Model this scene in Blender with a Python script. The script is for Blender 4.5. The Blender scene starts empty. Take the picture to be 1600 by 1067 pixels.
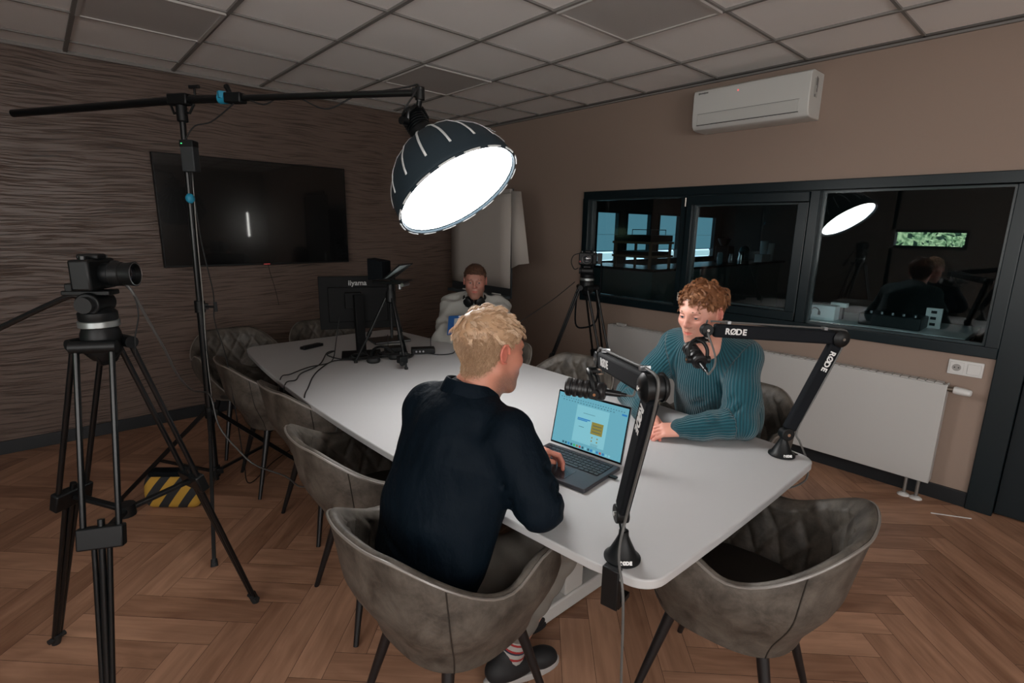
import bpy, bmesh, math, random
import numpy as np
from math import sin, cos, pi, radians as rad, sqrt
from mathutils import Matrix, Vector
random.seed(7); RNG = np.random.default_rng(11)
S = bpy.context.scene; COL = S.collection

# ------------------------------------------------------------------ camera, world, lights, exposure
EYE = (0.0, 0.0, 1.55); YAW, PITCH, ROLL = 0.7352335, 0.2138652, 0.0166370; FOCAL_PX = 816.566
_f = Vector((sin(YAW)*cos(PITCH), cos(YAW)*cos(PITCH), -sin(PITCH)))
_r = Vector((cos(YAW), -sin(YAW), 0)); _u = _r.cross(_f)
_R = cos(ROLL)*_r + sin(ROLL)*_u; _U = -sin(ROLL)*_r + cos(ROLL)*_u
cd = bpy.data.cameras.new('camera'); cam = bpy.data.objects.new('camera', cd); COL.objects.link(cam)
cam.matrix_world = Matrix(((_R.x, _U.x, -_f.x, EYE[0]), (_R.y, _U.y, -_f.y, EYE[1]), (_R.z, _U.z, -_f.z, EYE[2]), (0, 0, 0, 1)))
cd.sensor_width = 36; cd.lens = FOCAL_PX/1600*36; cd.clip_start = .05
S.camera = cam
S.view_settings.view_transform = 'Standard'; S.view_settings.look = 'None'
S.view_settings.gamma = 1; S.view_settings.use_curve_mapping = False; S.view_settings.exposure = 0.0
wd = bpy.data.worlds.new('world'); S.world = wd; wd.use_nodes = True
wb = wd.node_tree.nodes['Background']; wb.inputs[0].default_value = (.45, .62, .8, 1); wb.inputs[1].default_value = 3.0
SOFTBOX_RADIANCE = 26.0

def light(name, kind, loc, energy, color=(1, 1, 1), size=1, size_y=None, aim=None):
    d = bpy.data.lights.new(name, kind); d.energy = energy; d.color = color
    if kind == 'AREA':
        d.size = size
        if size_y: d.shape = 'RECTANGLE'; d.size_y = size_y
    o = bpy.data.objects.new(name, d); COL.objects.link(o); o.location = loc
    if aim is not None: o.rotation_euler = (Vector(aim)-Vector(loc)).to_track_quat('-Z', 'Y').to_euler()
    return o
sun = light('sun', 'SUN', (-6, 2, 8), 48, (1, .95, .85)); sun.rotation_euler = Vector((-.75, .2, -.62)).to_track_quat('-Z', 'Y').to_euler()
FRONT_FILL_RADIANCE = 6.0      # fill light from the window added behind the photographer
REAR_FILL_RADIANCE = 5.8  # same for the fill window added to the rear wall

# ------------------------------------------------------------------ materials
def mat(name, col, rough=.5, metal=0, spec=.5, bump=None, var=None, coat=0, emit=None, sheen=0):
    m = bpy.data.materials.new(name); m.use_nodes = True; nt = m.node_tree; N = nt.nodes; L = nt.links
    b = N['Principled BSDF']; b.inputs['Base Color'].default_value = (*col, 1); b.inputs['Roughness'].default_value = rough
    b.inputs['Metallic'].default_value = metal; b.inputs['Specular IOR Level'].default_value = spec; b.inputs['Coat Weight'].default_value = coat
    if sheen: b.inputs['Sheen Weight'].default_value = sheen
    if emit: b.inputs['Emission Color'].default_value = (*emit[0], 1); b.inputs['Emission Strength'].default_value = emit[1]
    tc = None
    if bump or var:
        tc = N.new('ShaderNodeTexCoord')
    if bump:                                            # (scale, distance, stretch xyz)
        mp = N.new('ShaderNodeMapping'); L.new(tc.outputs['Object'], mp.inputs[0])
        mp.inputs['Scale'].default_value = bump[2] if len(bump) > 2 else (1, 1, 1)
        n = N.new('ShaderNodeTexNoise'); n.inputs['Scale'].default_value = bump[0]; n.inputs['Detail'].default_value = 6; L.new(mp.outputs[0], n.inputs[0])
        bp = N.new('ShaderNodeBump'); bp.inputs['Distance'].default_value = bump[1]; L.new(n.outputs['Fac'], bp.inputs['Height']); L.new(bp.outputs[0], b.inputs['Normal'])
    if var:                                             # (scale, colour 2, lo, hi)
        n = N.new('ShaderNodeTexNoise'); n.inputs['Scale'].default_value = var[0]; n.inputs['Detail'].default_value = 5; L.new(tc.outputs['Object'], n.inputs[0])
        r = N.new('ShaderNodeValToRGB'); r.color_ramp.elements[0].position = var[2]; r.color_ramp.elements[1].position = var[3]
        r.color_ramp.elements[0].color = (*col, 1); r.color_ramp.elements[1].color = (*var[1], 1)
        L.new(n.outputs['Fac'], r.inputs[0]); L.new(r.outputs[0], b.inputs['Base Color'])
    return m

BLK = mat('black_plastic', (.0028, .0038, .0045), .45, spec=.3)
BLKM = mat('black_metal', (.003, .004, .0048), .28, spec=.4)
BLKR = mat('black_rubber', (.006, .007, .008), .7)
BLKT = mat('black_textile', (.004, .0055, .007), .9, bump=(900, .0006), spec=.1)
GREYM = mat('grey_metal', (.32, .33, .34), .3, .9)
CHROME = mat('chrome', (.65, .63, .6), .18, 1)
WHITEP = mat('white_plastic', (.62, .62, .61), .4)
CYAN = mat('cyan_tape', (.01, .22, .36), .5)
WHTPRINT = mat('white_print', (.7, .7, .7), .5)

# ------------------------------------------------------------------ mesh builder
class M:
    def __init__(s): s.v = []; s.f = []; s.mi = []; s.cur = 0
    def mat(s, i): s.cur = i; return s
    def add(s, vs, fs, T=None):
        o = len(s.v)
        for v in vs:
            v = Vector(v)
            if T is not None: v = T @ v
            s.v.append(tuple(v))
        for f in fs: s.f.append(tuple(i+o for i in f)); s.mi.append(s.cur)
        return s
    def box(s, c, d, T=None):
        x, y, z = c; a, b, e = d[0]/2, d[1]/2, d[2]/2
        vs = [(x+i*a, y+j*b, z+k*e) for i in (-1, 1) for j in (-1, 1) for k in (-1, 1)]
        return s.add(vs, [(0, 1, 3, 2), (4, 6, 7, 5), (0, 4, 5, 1), (2, 3, 7, 6), (0, 2, 6, 4), (1, 5, 7, 3)], T)
    def bar(s, p0, p1, w, h, up=(0, 0, 1)):            # rectangular bar between two points
        p0, p1 = Vector(p0), Vector(p1); d = (p1-p0); L = d.length; d.normalize(); up = Vector(up)
        x = d.cross(up); 
        if x.length < 1e-4: x = d.cross(Vector((1, 0, 0)))
        x.normalize(); y = x.cross(d).normalized()
        T = Matrix(((x.x, d.x, y.x, p0.x), (x.y, d.y, y.y, p0.y), (x.z, d.z, y.z, p0.z), (0, 0, 0, 1)))
        return s.box((0, L/2, 0), (w, L, h), T)
    def cyl(s, p0, p1, r0, r1=None, n=16, cap=True):
        return s.tube([p0, p1], [r0, r0 if r1 is None else r1], n, cap)
    def tube(s, pts, r, n=8, cap=True, closed=False, T=None):
        P = [Vector(p) for p in pts]; m = len(P); R = r if isinstance(r, (list, tuple)) else [r]*m
        def tan(i):
            if closed: return (P[(i+1) % m]-P[i-1]).normalized()
            return (P[min(i+1, m-1)]-P[max(i-1, 0)]).normalized()
        t = tan(0); a = Vector((0, 0, 1)) if abs(t.z) < .9 else Vector((1, 0, 0)); x = t.cross(a).normalized(); vs = []
        for i in range(m):
            t = tan(i); x = (x-t*x.dot(t)).normalized(); y = t.cross(x)
            for k in range(n):
                a = 2*pi*k/n; vs.append(P[i]+(x*cos(a)+y*sin(a))*R[i])
        fs = [(i*n+k, i*n+(k+1) % n, ((i+1) % m)*n+(k+1) % n, ((i+1) % m)*n+k) for i in range(m if closed else m-1) for k in range(n)]
        if cap and not closed: fs += [tuple(range(n-1, -1, -1)), tuple((m-1)*n+k for k in range(n))]
        return s.add(vs, fs, T)
    def lathe(s, prof, n=24, T=None, a0=0, a1=2*pi):
        full = abs(a1-a0-2*pi) < 1e-6; c = n if full else n+1; m = len(prof)
        vs = [(r*cos(a0+(a1-a0)*k/n), r*sin(a0+(a1-a0)*k/n), z) for r, z in prof for k in range(c)]
        fs = [(i*c+k, i*c+(k+1) % c, (i+1)*c+(k+1) % c, (i+1)*c+k) for i in range(m-1) for k in range(n if full else n)]
        if full:
            if prof[0][0] > 1e-6: fs.append(tuple(range(c-1, -1, -1)))
            if prof[-1][0] > 1e-6: fs.append(tuple((m-1)*c+k for k in range(c)))
        return s.add(vs, fs, T)
    def prism(s, poly, z0, z1, T=None):
        n = len(poly); vs = [(x, y, z0) for x, y in poly]+[(x, y, z1) for x, y in poly]
        return s.add(vs, [tuple(range(n-1, -1, -1)), tuple(range(n, 2*n))]+[(i, (i+1) % n, n+(i+1) % n, n+i) for i in range(n)], T)
    def sph(s, c, r, n=14, T=None):
        r = r if isinstance(r, (tuple, list)) else (r, r, r); vs = []; m = n//2+1
        for i in range(m+1):
            a = pi*i/m
            for k in range(n): b = 2*pi*k/n; vs.append((c[0]+r[0]*sin(a)*cos(b), c[1]+r[1]*sin(a)*sin(b), c[2]-r[2]*cos(a)))
        return s.add(vs, [(i*n+k, i*n+(k+1) % n, (i+1)*n+(k+1) % n, (i+1)*n+k) for i in range(m) for k in range(n)], T)
    def quad(s, a, b, c, d): return s.add([a, b, c, d], [(0, 1, 2, 3)])
    def raw(s, V, F, T=None): return s.add([tuple(v) for v in V], [tuple(f) for f in F], T)

def smooth_path(pts, k=6):
    P = [Vector(p) for p in pts]; out = []
    for i in range(len(P)-1):
        a = P[max(i-1, 0)]; b = P[i]; c = P[i+1]; d = P[min(i+2, len(P)-1)]
        for j in range(k):
            t = j/k; out.append(.5*((2*b)+(c-a)*t+(2*a-5*b+4*c-d)*t*t+(3*b-a-3*c+d)*t**3))
    out.append(P[-1]); return out
def frame(o, x, z):                                     # matrix with local x and (approx.) z axes
    x = Vector(x).normalized(); z = Vector(z); y = z.cross(x).normalized(); z = x.cross(y)
    return Matrix(((x.x, y.x, z.x, o[0]), (x.y, y.y, z.y, o[1]), (x.z, y.z, z.z, o[2]), (0, 0, 0, 1)))
def rot(axis, a): return Matrix.Rotation(a, 4, axis)
def tr(x, y, z): return Matrix.Translation((x, y, z))

OFF = {}
def mesh_of(name, b, mats, ang=40):
    me = bpy.data.meshes.new(name); me.from_pydata(b.v, [], b.f); 
    for m in (mats if isinstance(mats, (list, tuple)) else [mats]): me.materials.append(m)
    if len(me.polygons): me.polygons.foreach_set('material_index', b.mi)
    bm = bmesh.new(); bm.from_mesh(me); bmesh.ops.remove_doubles(bm, verts=bm.verts, dist=1e-6); bmesh.ops.recalc_face_normals(bm, faces=bm.faces); bm.to_mesh(me); bm.free()
    me.shade_smooth(); me.set_sharp_from_angle(angle=rad(ang)); return me
def tag(o, label=None, cat=None, group=None, kind=None):
    if label: o['label'] = label
    if cat: o['category'] = cat
    if group: o['group'] = group
    if kind: o['kind'] = kind
    return o
def thing(name, label, cat, loc=(0, 0, 0), group=None, off=True):
    o = bpy.data.objects.new(name, None); COL.objects.link(o); o.location = loc; o.empty_display_size = .1
    OFF[o] = Vector(loc) if off else Vector((0, 0, 0))
    return tag(o, label, cat, group)
def part(name, b, mats, parent=None, label=None, bevel=0, ang=40, loc=None, seg=2):
    """link a mesh; verts are in world coordinates, moved by the origin of the parent thing"""
    off = OFF.get(parent, Vector((0, 0, 0))) if parent else Vector(loc or (0, 0, 0))
    if off.length > 0: b.v = [(x-off.x, y-off.y, z-off.z) for x, y, z in b.v]
    o = bpy.data.objects.new(name, mesh_of(name, b, mats, ang)); COL.objects.link(o)
    if parent: o.parent = parent; OFF[o] = off
    else: o.location = off; OFF[o] = off
    if bevel:
        md = o.modifiers.new('bevel', 'BEVEL'); md.width = bevel; md.segments = seg; md.limit_method = 'ANGLE'; md.angle_limit = rad(35)
    if label: o['label'] = label
    return o
def copy_thing(o, loc, rz=0, label=None, group=None):
    def cp(x, par):
        c = x.copy(); COL.objects.link(c)
        for k in ('label',):
            pass
        if par: c.parent = par
        for ch in x.children: cp(ch, c)
        return c
    r = cp(o, None); r.location = loc; r.rotation_euler = (0, 0, rz)
    if label: r['label'] = label
    if group: r['group'] = group
    return r
def structure(name, b, mats, label=None, bevel=0, ang=30):
    o = part(name, b, mats, None, None, bevel, ang); o['kind'] = 'structure'
    if label: o['label'] = label
    return o
def text(s, size, T, b, ext=.0006, bold=0):
    c = bpy.data.curves.new('t', 'FONT'); c.body = s; c.size = size; c.extrude = ext; c.offset = bold; c.align_x = 'CENTER'; c.align_y = 'CENTER'
    o = bpy.data.objects.new('t', c); COL.objects.link(o); bpy.context.view_layer.update()
    me = bpy.data.meshes.new_from_object(o.evaluated_get(bpy.context.evaluated_depsgraph_get()))
    b.add([v.co[:] for v in me.vertices], [tuple(p.vertices) for p in me.polygons], T)
    bpy.data.objects.remove(o); bpy.data.curves.remove(c); bpy.data.meshes.remove(me); return b

# ------------------------------------------------------------------ implicit surfaces (bodies, clothes)
def npv(a): return np.array(a, float)
def cap(a, b, ra, rb=None, k=.02, n=None, f=1, w=None, op=1): return dict(t='c', a=npv(a), b=npv(b), ra=ra, rb=ra if rb is None else rb, k=k, n=None if n is None else npv(n)/np.linalg.norm(n), f=f, w=w, op=op)
def ell(c, r, R=None, k=.02, op=1): return dict(t='e', c=npv(c), r=npv(r), R=np.eye(3) if R is None else np.array(R)[:3, :3], k=k, op=op)
def xform(prims, T):
    R = np.array(T.to_3x3()); t = npv(T.translation); out = []
    for p in prims:
        p = dict(p)
        if p['t'] == 'c':
            p['a'] = R @ p['a']+t; p['b'] = R @ p['b']+t
            if p['n'] is not None: p['n'] = R @ p['n']
        else: p['c'] = R @ p['c']+t; p['R'] = R @ p['R']
        out.append(p)
    return out
def pdist(p, X):
    if p['t'] == 'c':
        ab = p['b']-p['a']; L2 = ab @ ab+1e-12; t = np.clip(((X-p['a']) @ ab)/L2, 0, 1)
        q = X-p['a']-t[:, None]*ab; r = p['ra']+(p['rb']-p['ra'])*t
        if p['n'] is not None: q = q+np.outer(q @ p['n'], p['n'])*(p['f']-1)
        d = np.linalg.norm(q, axis=1)
        if p['w'] is not None:
            amp, fr, ph = p['w']; s = t*sqrt(L2)
            r = r+amp*np.sin(fr*s+ph+(X @ npv((17., 23., 11.))))*np.clip(np.minimum(t, 1-t)*6+.35, 0, 1)
        return d-r
    q = (X-p['c']) @ p['R']; k0 = np.linalg.norm(q/p['r'], axis=1); k1 = np.linalg.norm(q/p['r']**2, axis=1)+1e-9
    return k0*(k0-1)/k1
def field(prims, X):
    d = None
    for p in prims:
        e = pdist(p, X); k = max(p['k'], 1e-4)
        if p['op'] > 0:
            if d is None: d = e
            else: h = np.maximum(k-np.abs(d-e), 0)/k; d = np.minimum(d, e)-h*h*k*.25
        elif d is not None:
            h = np.maximum(k-np.abs(d+e), 0)/k; d = np.maximum(d, -e)+h*h*k*.25
    return d if d is not None else np.full(len(X), 1.)
def bounds(prims):
    lo = npv((9, 9, 9)); hi = -lo
    for p in prims:
        if p['op'] < 0: continue
        if p['t'] == 'c':
            r = max(p['ra'], p['rb'])/min(1, p['f'])+.01
            for q in (p['a'], p['b']): lo = np.minimum(lo, q-r); hi = np.maximum(hi, q+r)
        else:
            r = max(p['r'])+.01; lo = np.minimum(lo, p['c']-r); hi = np.maximum(hi, p['c']+r)
    return lo, hi
def isomesh(prims, h, B=8, disp=None):
    lo, hi = bounds(prims); lo = lo-2*h; nb = np.ceil((hi-lo+2*h)/(h*B)).astype(int)
    g = np.stack(np.meshgrid(*[np.arange(n) for n in nb], indexing='ij'), -1).reshape(-1, 3)
    C = lo+(g+.5)*h*B; rb = h*B*.5*sqrt(3)
    PD = np.stack([pdist(p, C) for p in prims]); pos = np.array([p['op'] > 0 for p in prims]); dmin = PD[pos].min(0)
    kmax = max(p['k'] for p in prims); stretch = 1.6
    act = np.where(np.abs(field(prims, C)) < rb*stretch+kmax+.01)[0]
    ax = np.arange(B+1); loc = np.stack(np.meshgrid(ax, ax, ax, indexing='ij'), -1).reshape(-1, 3)
    K = []; V = []; Q = []
    big = (nb*B+4).astype(np.int64)
    key = lambda c: ((c[..., 0]+1)*big[1]+(c[..., 1]+1))*big[2]+(c[..., 2]+1)
    cor = np.array([(i, j, k) for i in (0, 1) for j in (0, 1) for k in (0, 1)])
    eds = [(a, b) for a in range(8) for b in range(a+1, 8) if abs(cor[a]-cor[b]).sum() == 1]
    for i in act:
        sel = [p for p, d in zip(prims, PD[:, i]) if d < (dmin[i] if p['op'] > 0 else 0)+2*rb*stretch+kmax+.01]
        if not sel: continue
        b0 = g[i]*B; X = lo+(b0+loc)*h; D = field(sel, X)
        if disp is not None: D = D+disp(X)
        if D.min() > 0 or D.max() < 0: continue
        D = D.reshape(B+1, B+1, B+1); s = D < 0
        cs = np.stack([D[a:B+a, b:B+b, c:B+c] for a, b, c in cor]); ss = cs < 0; m = ss.any(0) & ~ss.all(0)
        cells = np.argwhere(m); cv = cs[:, m]; acc = np.zeros((cv.shape[1], 3)); cnt = np.zeros(cv.shape[1])
        for a, b in eds:
            x = (cv[a] < 0) != (cv[b] < 0); t = np.where(x, cv[a]/np.where(x, cv[a]-cv[b], 1), 0)
            acc += np.where(x[:, None], cor[a]+t[:, None]*(cor[b]-cor[a]), 0); cnt += x
        K.append(key(b0+cells)); V.append(lo+(b0+cells+acc/cnt[:, None])*h)
        for axn in range(3):
            u, v = [(1, 2), (2, 0), (0, 1)][axn]; sl0 = [slice(0, B)]*3; sl1 = list(sl0); sl1[axn] = slice(1, B+1)
            a0 = s[tuple(sl0)]; a1 = s[tuple(sl1)]; e = np.argwhere(a0 != a1)
            if len(e) == 0: continue
            inn = a0[tuple(e.T)]; c = b0+e; du = np.zeros(3, int); du[u] = 1; dv = np.zeros(3, int); dv[v] = 1
            q = np.stack([key(c), key(c-du), key(c-du-dv), key(c-dv)], 1); q[~inn] = q[~inn][:, ::-1]; Q.append(q)
    K = np.concatenate(K); V = np.concatenate(V); Q = np.concatenate(Q)
    o = np.argsort(K); K = K[o]; V = V[o]; ix = np.searchsorted(K, Q); ix = np.clip(ix, 0, len(K)-1)
    ok = (K[ix] == Q).all(1); return V, ix[ok]
def np_part(name, chunks, mats, parent=None, loc=None, attrs=None, label=None, face_mi=None):
    """mesh from numpy chunks [(V, F)]"""
    V = np.concatenate([c[0] for c in chunks]); n = 0; F = []
    for v, f in chunks: F.append(np.asarray(f)+n); n += len(v)
    off = npv(OFF[parent]) if parent else npv(loc or (0, 0, 0))
    me = bpy.data.meshes.new(name); me.from_pydata((V-off).tolist(), [], [tuple(r) for f in F for r in f.tolist()])
    for m in (mats if isinstance(mats, (list, tuple)) else [mats]): me.materials.append(m)
    me.shade_smooth()
    if attrs:
        for an, arr in attrs.items():
            if arr.ndim == 2: a = me.attributes.new(an, 'FLOAT_VECTOR', 'POINT'); a.data.foreach_set('vector', arr.astype(np.float32).ravel())
            else: a = me.attributes.new(an, 'FLOAT', 'POINT'); a.data.foreach_set('value', arr.astype(np.float32))
    o = bpy.data.objects.new(name, me); COL.objects.link(o)
    if parent: o.parent = parent; OFF[o] = OFF[parent]
    else: o.location = off; OFF[o] = Vector(off)
    if label: o['label'] = label
    return o
# ================================================================== THE ROOM
XR, YL, XB, YF, ZC = 3.848, 4.733, -2.2, -3.0, 2.62      # window wall, wood wall, rear wall, front wall, ceiling
GX, GY, TILE = .3087, 2.6541, .6
# ---- floor: oak planks laid in a herringbone
def floor_material():
    m = bpy.data.materials.new('oak_herringbone'); m.use_nodes = True; nt = m.node_tree; N = nt.nodes; L = nt.links; b = N['Principled BSDF']
    at = N.new('ShaderNodeAttribute'); at.attribute_name = 'plank'
    mp = N.new('ShaderNodeMapping'); mp.inputs['Scale'].default_value = (2.2, 26, 1); L.new(at.outputs['Vector'], mp.inputs[0])
    n1 = N.new('ShaderNodeTexNoise'); n1.inputs['Scale'].default_value = 1.6; n1.inputs['Detail'].default_value = 8; n1.inputs['Distortion'].default_value = .6; L.new(mp.outputs[0], n1.inputs[0])
    mp2 = N.new('ShaderNodeMapping'); mp2.inputs['Scale'].default_value = (2.0, 8, 1); L.new(at.outputs['Vector'], mp2.inputs[0])
    n2 = N.new('ShaderNodeTexNoise'); n2.inputs['Scale'].default_value = 1.2; n2.inputs['Detail'].default_value = 3; n2.inputs['Distortion'].default_value = 1.2; L.new(mp2.outputs[0], n2.inputs[0])
    sx = N.new('ShaderNodeSeparateXYZ'); L.new(at.outputs['Vector'], sx.inputs[0])
    ra = N.new('ShaderNodeAttribute'); ra.attribute_name = 'tone'
    r = N.new('ShaderNodeValToRGB'); e = r.color_ramp.elements
    e[0].position = .3; e[0].color = (.19, .092, .053, 1); e[1].position = .72; e[1].color = (.47, .265, .170, 1)
    mx = N.new('ShaderNodeMath'); mx.operation = 'MULTIPLY_ADD'; L.new(n1.outputs['Fac'], mx.inputs[0]); mx.inputs[1].default_value = .34
    m2 = N.new('ShaderNodeMath'); m2.operation = 'MULTIPLY_ADD'; L.new(n2.outputs['Fac'], m2.inputs[0]); m2.inputs[1].default_value = .5
    m3 = N.new('ShaderNodeMath'); m3.operation = 'MULTIPLY_ADD'; L.new(ra.outputs['Fac'], m3.inputs[0]); m3.inputs[1].default_value = .24; m3.inputs[2].default_value = -.02
    L.new(m3.outputs[0], m2.inputs[2]); L.new(m2.outputs[0], mx.inputs[2]); L.new(mx.outputs[0], r.inputs[0]); L.new(r.outputs[0], b.inputs['Base Color'])
    b.inputs['Roughness'].default_value = .42; b.inputs['Specular IOR Level'].default_value = .35
    bp = N.new('ShaderNodeBump'); bp.inputs['Distance'].default_value = .0006; L.new(n1.outputs['Fac'], bp.inputs['Height']); L.new(bp.outputs[0], b.inputs['Normal'])
    return m
def make_floor():
    W, n = .12, 5; Lp = W*n; g = .0008; q = sqrt(.5); ox, oy = 2.584, .38
    vs = []; fs = []; uv = []; tone = []; rr = random.Random(3)
    def plank(u0, v0, du, dv):
        cu, cv = u0+du/2, v0+dv/2; X = ox+(cu+cv)*q; Y = oy+(cv-cu)*q
        if not (XB-.5 < X < 11.4 and YF-.5 < Y < 6): return
        cl = lambda t, a, b: max(a, min(b, t))
        t = rr.random(); a, b_ = rr.random()*50, rr.random()*50; o = len(vs)
        for i, j in ((0, 0), (1, 0), (1, 1), (0, 1)):
            u = u0+g+(du-2*g)*i; v = v0+g+(dv-2*g)*j
            vs.append((cl(ox+(u+v)*q, XB-.1, 11.1), cl(oy+(v-u)*q, YF-.1, 5.6), 0))
            lu, lv = (u-u0, v-v0) if du > dv else (v-v0, u-u0)
            uv.append((lu+a, lv+b_, 0)); tone.append(t)
        fs.append((o, o+1, o+2, o+3))
    for i in range(-120, 121):
        for j in range(-14, 15):
            bx, by = -Lp+i*W+j*Lp, -W+i*W-j*Lp            # plank corner (L, w) falls on the origin
            if abs((bx+by)*q) > 12 or abs((by-bx)*q) > 12: continue
            plank(bx, by, Lp, W); plank(bx, by+W, W, Lp)
    me = bpy.data.meshes.new('floor'); me.from_pydata(vs, [], fs)
    a = me.attributes.new('plank', 'FLOAT_VECTOR', 'POINT'); a.data.foreach_set('vector', np.array(uv, np.float32).ravel())
    a = me.attributes.new('tone', 'FLOAT', 'POINT'); a.data.foreach_set('value', np.array(tone, np.float32))
    me.materials.append(floor_material()); me.materials.append(mat('floor_joint', (.03, .014, .008), .8))
    # the bed under the joints
    o = len(vs); b = M(); b.mat(1).box(((XB+11)/2, 1.3, -.051), (11-XB+.2, 8.8, .1)); n0 = len(me.vertices)
    bm = bmesh.new(); bm.from_mesh(me); vv = [bm.verts.new(v) for v in b.v]
    for f in b.f: bm.faces.new([vv[i] for i in f]).material_index = 1
    bmesh.ops.recalc_face_normals(bm, faces=bm.faces); bm.normal_update()
    for f in bm.faces:
        if f.material_index == 0 and f.normal.z < 0: f.normal_flip()
    bm.to_mesh(me); bm.free()
    ob = bpy.data.objects.new('floor', me); COL.objects.link(ob); ob['kind'] = 'structure'; ob['label'] = 'oak plank floor laid in a herringbone pattern'
make_floor()

# ---- walls
def wood_wall_material():
    m = bpy.data.materials.new('brown_grained_wall'); m.use_nodes = True; nt = m.node_tree; N = nt.nodes; L = nt.links; b = N['Principled BSDF']
    tc = N.new('ShaderNodeTexCoord'); mp = N.new('ShaderNodeMapping'); mp.inputs['Scale'].default_value = (.55, 1, 1); L.new(tc.outputs['Object'], mp.inputs[0])
    nd = N.new('ShaderNodeTexNoise'); nd.inputs['Scale'].default_value = 1.7; nd.inputs['Detail'].default_value = 2; L.new(mp.outputs[0], nd.inputs[0])
    mp2 = N.new('ShaderNodeMapping'); mp2.inputs['Scale'].default_value = (.9, 1, 34); L.new(tc.outputs['Object'], mp2.inputs[0])
    ad = N.new('ShaderNodeVectorMath'); ad.operation = 'MULTIPLY_ADD'; L.new(nd.outputs['Color'], ad.inputs[0]); ad.inputs[1].default_value = (0, 0, 5.5); L.new(mp2.outputs[0], ad.inputs[2])
    n1 = N.new('ShaderNodeTexNoise'); n1.inputs['Scale'].default_value = 3.4; n1.inputs['Detail'].default_value = 4; n1.inputs['Roughness'].default_value = .55; L.new(ad.outputs[0], n1.inputs[0])
    r = N.new('ShaderNodeValToRGB'); e = r.color_ramp.elements; e[0].position = .37; e[0].color = (.048, .032, .025, 1); e[1].position = .50; e[1].color = (.130, .090, .072, 1)
    L.new(n1.outputs['Fac'], r.inputs[0]); L.new(r.outputs[0], b.inputs['Base Color'])
    rr = N.new('ShaderNodeValToRGB'); e = rr.color_ramp.elements; e[0].position = .38; e[1].position = .5; L.new(n1.outputs['Fac'], rr.inputs[0])
    bp = N.new('ShaderNodeBump'); bp.inputs['Distance'].default_value = .0022; bp.inputs['Strength'].default_value = .8; L.new(rr.outputs[0], bp.inputs['Height']); L.new(bp.outputs[0], b.inputs['Normal'])
    b.inputs['Roughness'].default_value = .42; b.inputs['Specular IOR Level'].default_value = .5
    return m
TAUPE = mat('taupe_linen_wall', (.285, .215, .175), .75, spec=.25, bump=(260, .0008))
DARKW = mat('dark_plaster', (.05, .045, .042), .8)
b = M().box(((XB+XR)/2-.0, YL+.05, ZC/2), (XR-XB+.3, .1, ZC+.2)); structure('wall_left', b, wood_wall_material())
b = M(); T = .1; xc = XR+T/2
W0, W1, WZ0, WZ1 = .285, 3.272, .895, 1.88; D0, DZ = -.72, 2.06
b.box((xc, (W1+YL)/2, ZC/2), (T, YL-W1, ZC)); b.box((xc, (W0+W1)/2, WZ0/2), (T, W1-W0, WZ0)); b.box((xc, (W0+W1)/2, (WZ1+ZC)/2), (T, W1-W0, ZC-WZ1))
b.box((xc, (D0+W0)/2, (DZ+ZC)/2), (T, W0-D0, ZC-DZ)); b.box((xc, (D0+YF)/2, ZC/2), (T, D0-YF, ZC))
structure('wall_right', b, TAUPE)
b = M(); y0, y1, z0, z1 = 1.30, 2.24, 1.345, 1.625; xc = XB-.08
b.box((xc, (y1+YL)/2, ZC/2), (.16, YL-y1+.1, ZC)); b.box((xc, (YF+y0)/2, ZC/2), (.16, y0-YF, ZC)); b.box((xc, (y0+y1)/2, z0/2), (.16, y1-y0, z0)); b.box((xc, (y0+y1)/2, (z1+ZC)/2), (.16, y1-y0, ZC-z1))
structure('wall_rear', b, mat('grey_plaster', (.20, .18, .165), .8))
b = M().box(((XB+XR)/2, YF-.05, ZC/2), (XR-XB+.3, .1, ZC)); structure('wall_front', b, mat('taupe_plaster', (.25, .2, .165), .8))
def lit_window(name, xa, xb, za, zb, col, st, label, t=.05):
    f = M()
    for xx in (xa-t/2, xb+t/2): f.box((xx, YF+.02, (za+zb)/2), (t, .05, zb-za+2*t))
    for zz in (za-t/2, zb+t/2): f.box(((xa+xb)/2, YF+.02, zz), (xb-xa, .05, t))
    f.mat(1).box(((xa+xb)/2, YF+.006, (za+zb)/2), (xb-xa, .01, zb-za))
    return structure(name, f, [mat('front_frame', (.02, .025, .03), .4), mat(name+'_glow', (.1, .1, .1), .9, emit=(col, st))], label)
lit_window('window_9', -1.5, 1.3, .9, 2.3, (1, .965, .935), FRONT_FILL_RADIANCE, 'added fill light window behind the photographer')  # unseen glowing pane, added to fill the room with light

lit_window('window_10', 3.435, 3.478, 1.28, 1.78, (1, .98, .92), 60.0, 'narrow daylit slit in the front wall, mirrored in the television', .01)
f = M()
for yy in (-2.725, -.95, .825): f.box((XB+.02, yy, 1.6), (.05, .05, 1.4))
for zz in (.925, 2.275): f.box((XB+.02, -.95, zz), (.05, 3.6, .05))
f.mat(1).box((XB+.006, -.95, 1.6), (.01, 3.5, 1.3))
structure('window_11', f, [mat('rear_frame', (.02, .025, .03), .4), mat('rear_fill_glow', (.1, .1, .1), .9, emit=((1, .965, .935), REAR_FILL_RADIANCE))], 'added fill light window in the rear wall, behind the photographer')  # second unseen pane, added to brighten the window wall, ceiling and floor
BASE = mat('black_skirting', (.006, .009, .012), .45)
structure('baseboard_left', M().box(((XB+XR)/2, YL-.008, .045), (XR-XB, .016, .09)), BASE, bevel=.002)
structure('baseboard_right', M().box((XR-.008, (.285+YL)/2, .045), (.016, YL-.285, .09)), BASE, bevel=.002)
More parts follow.
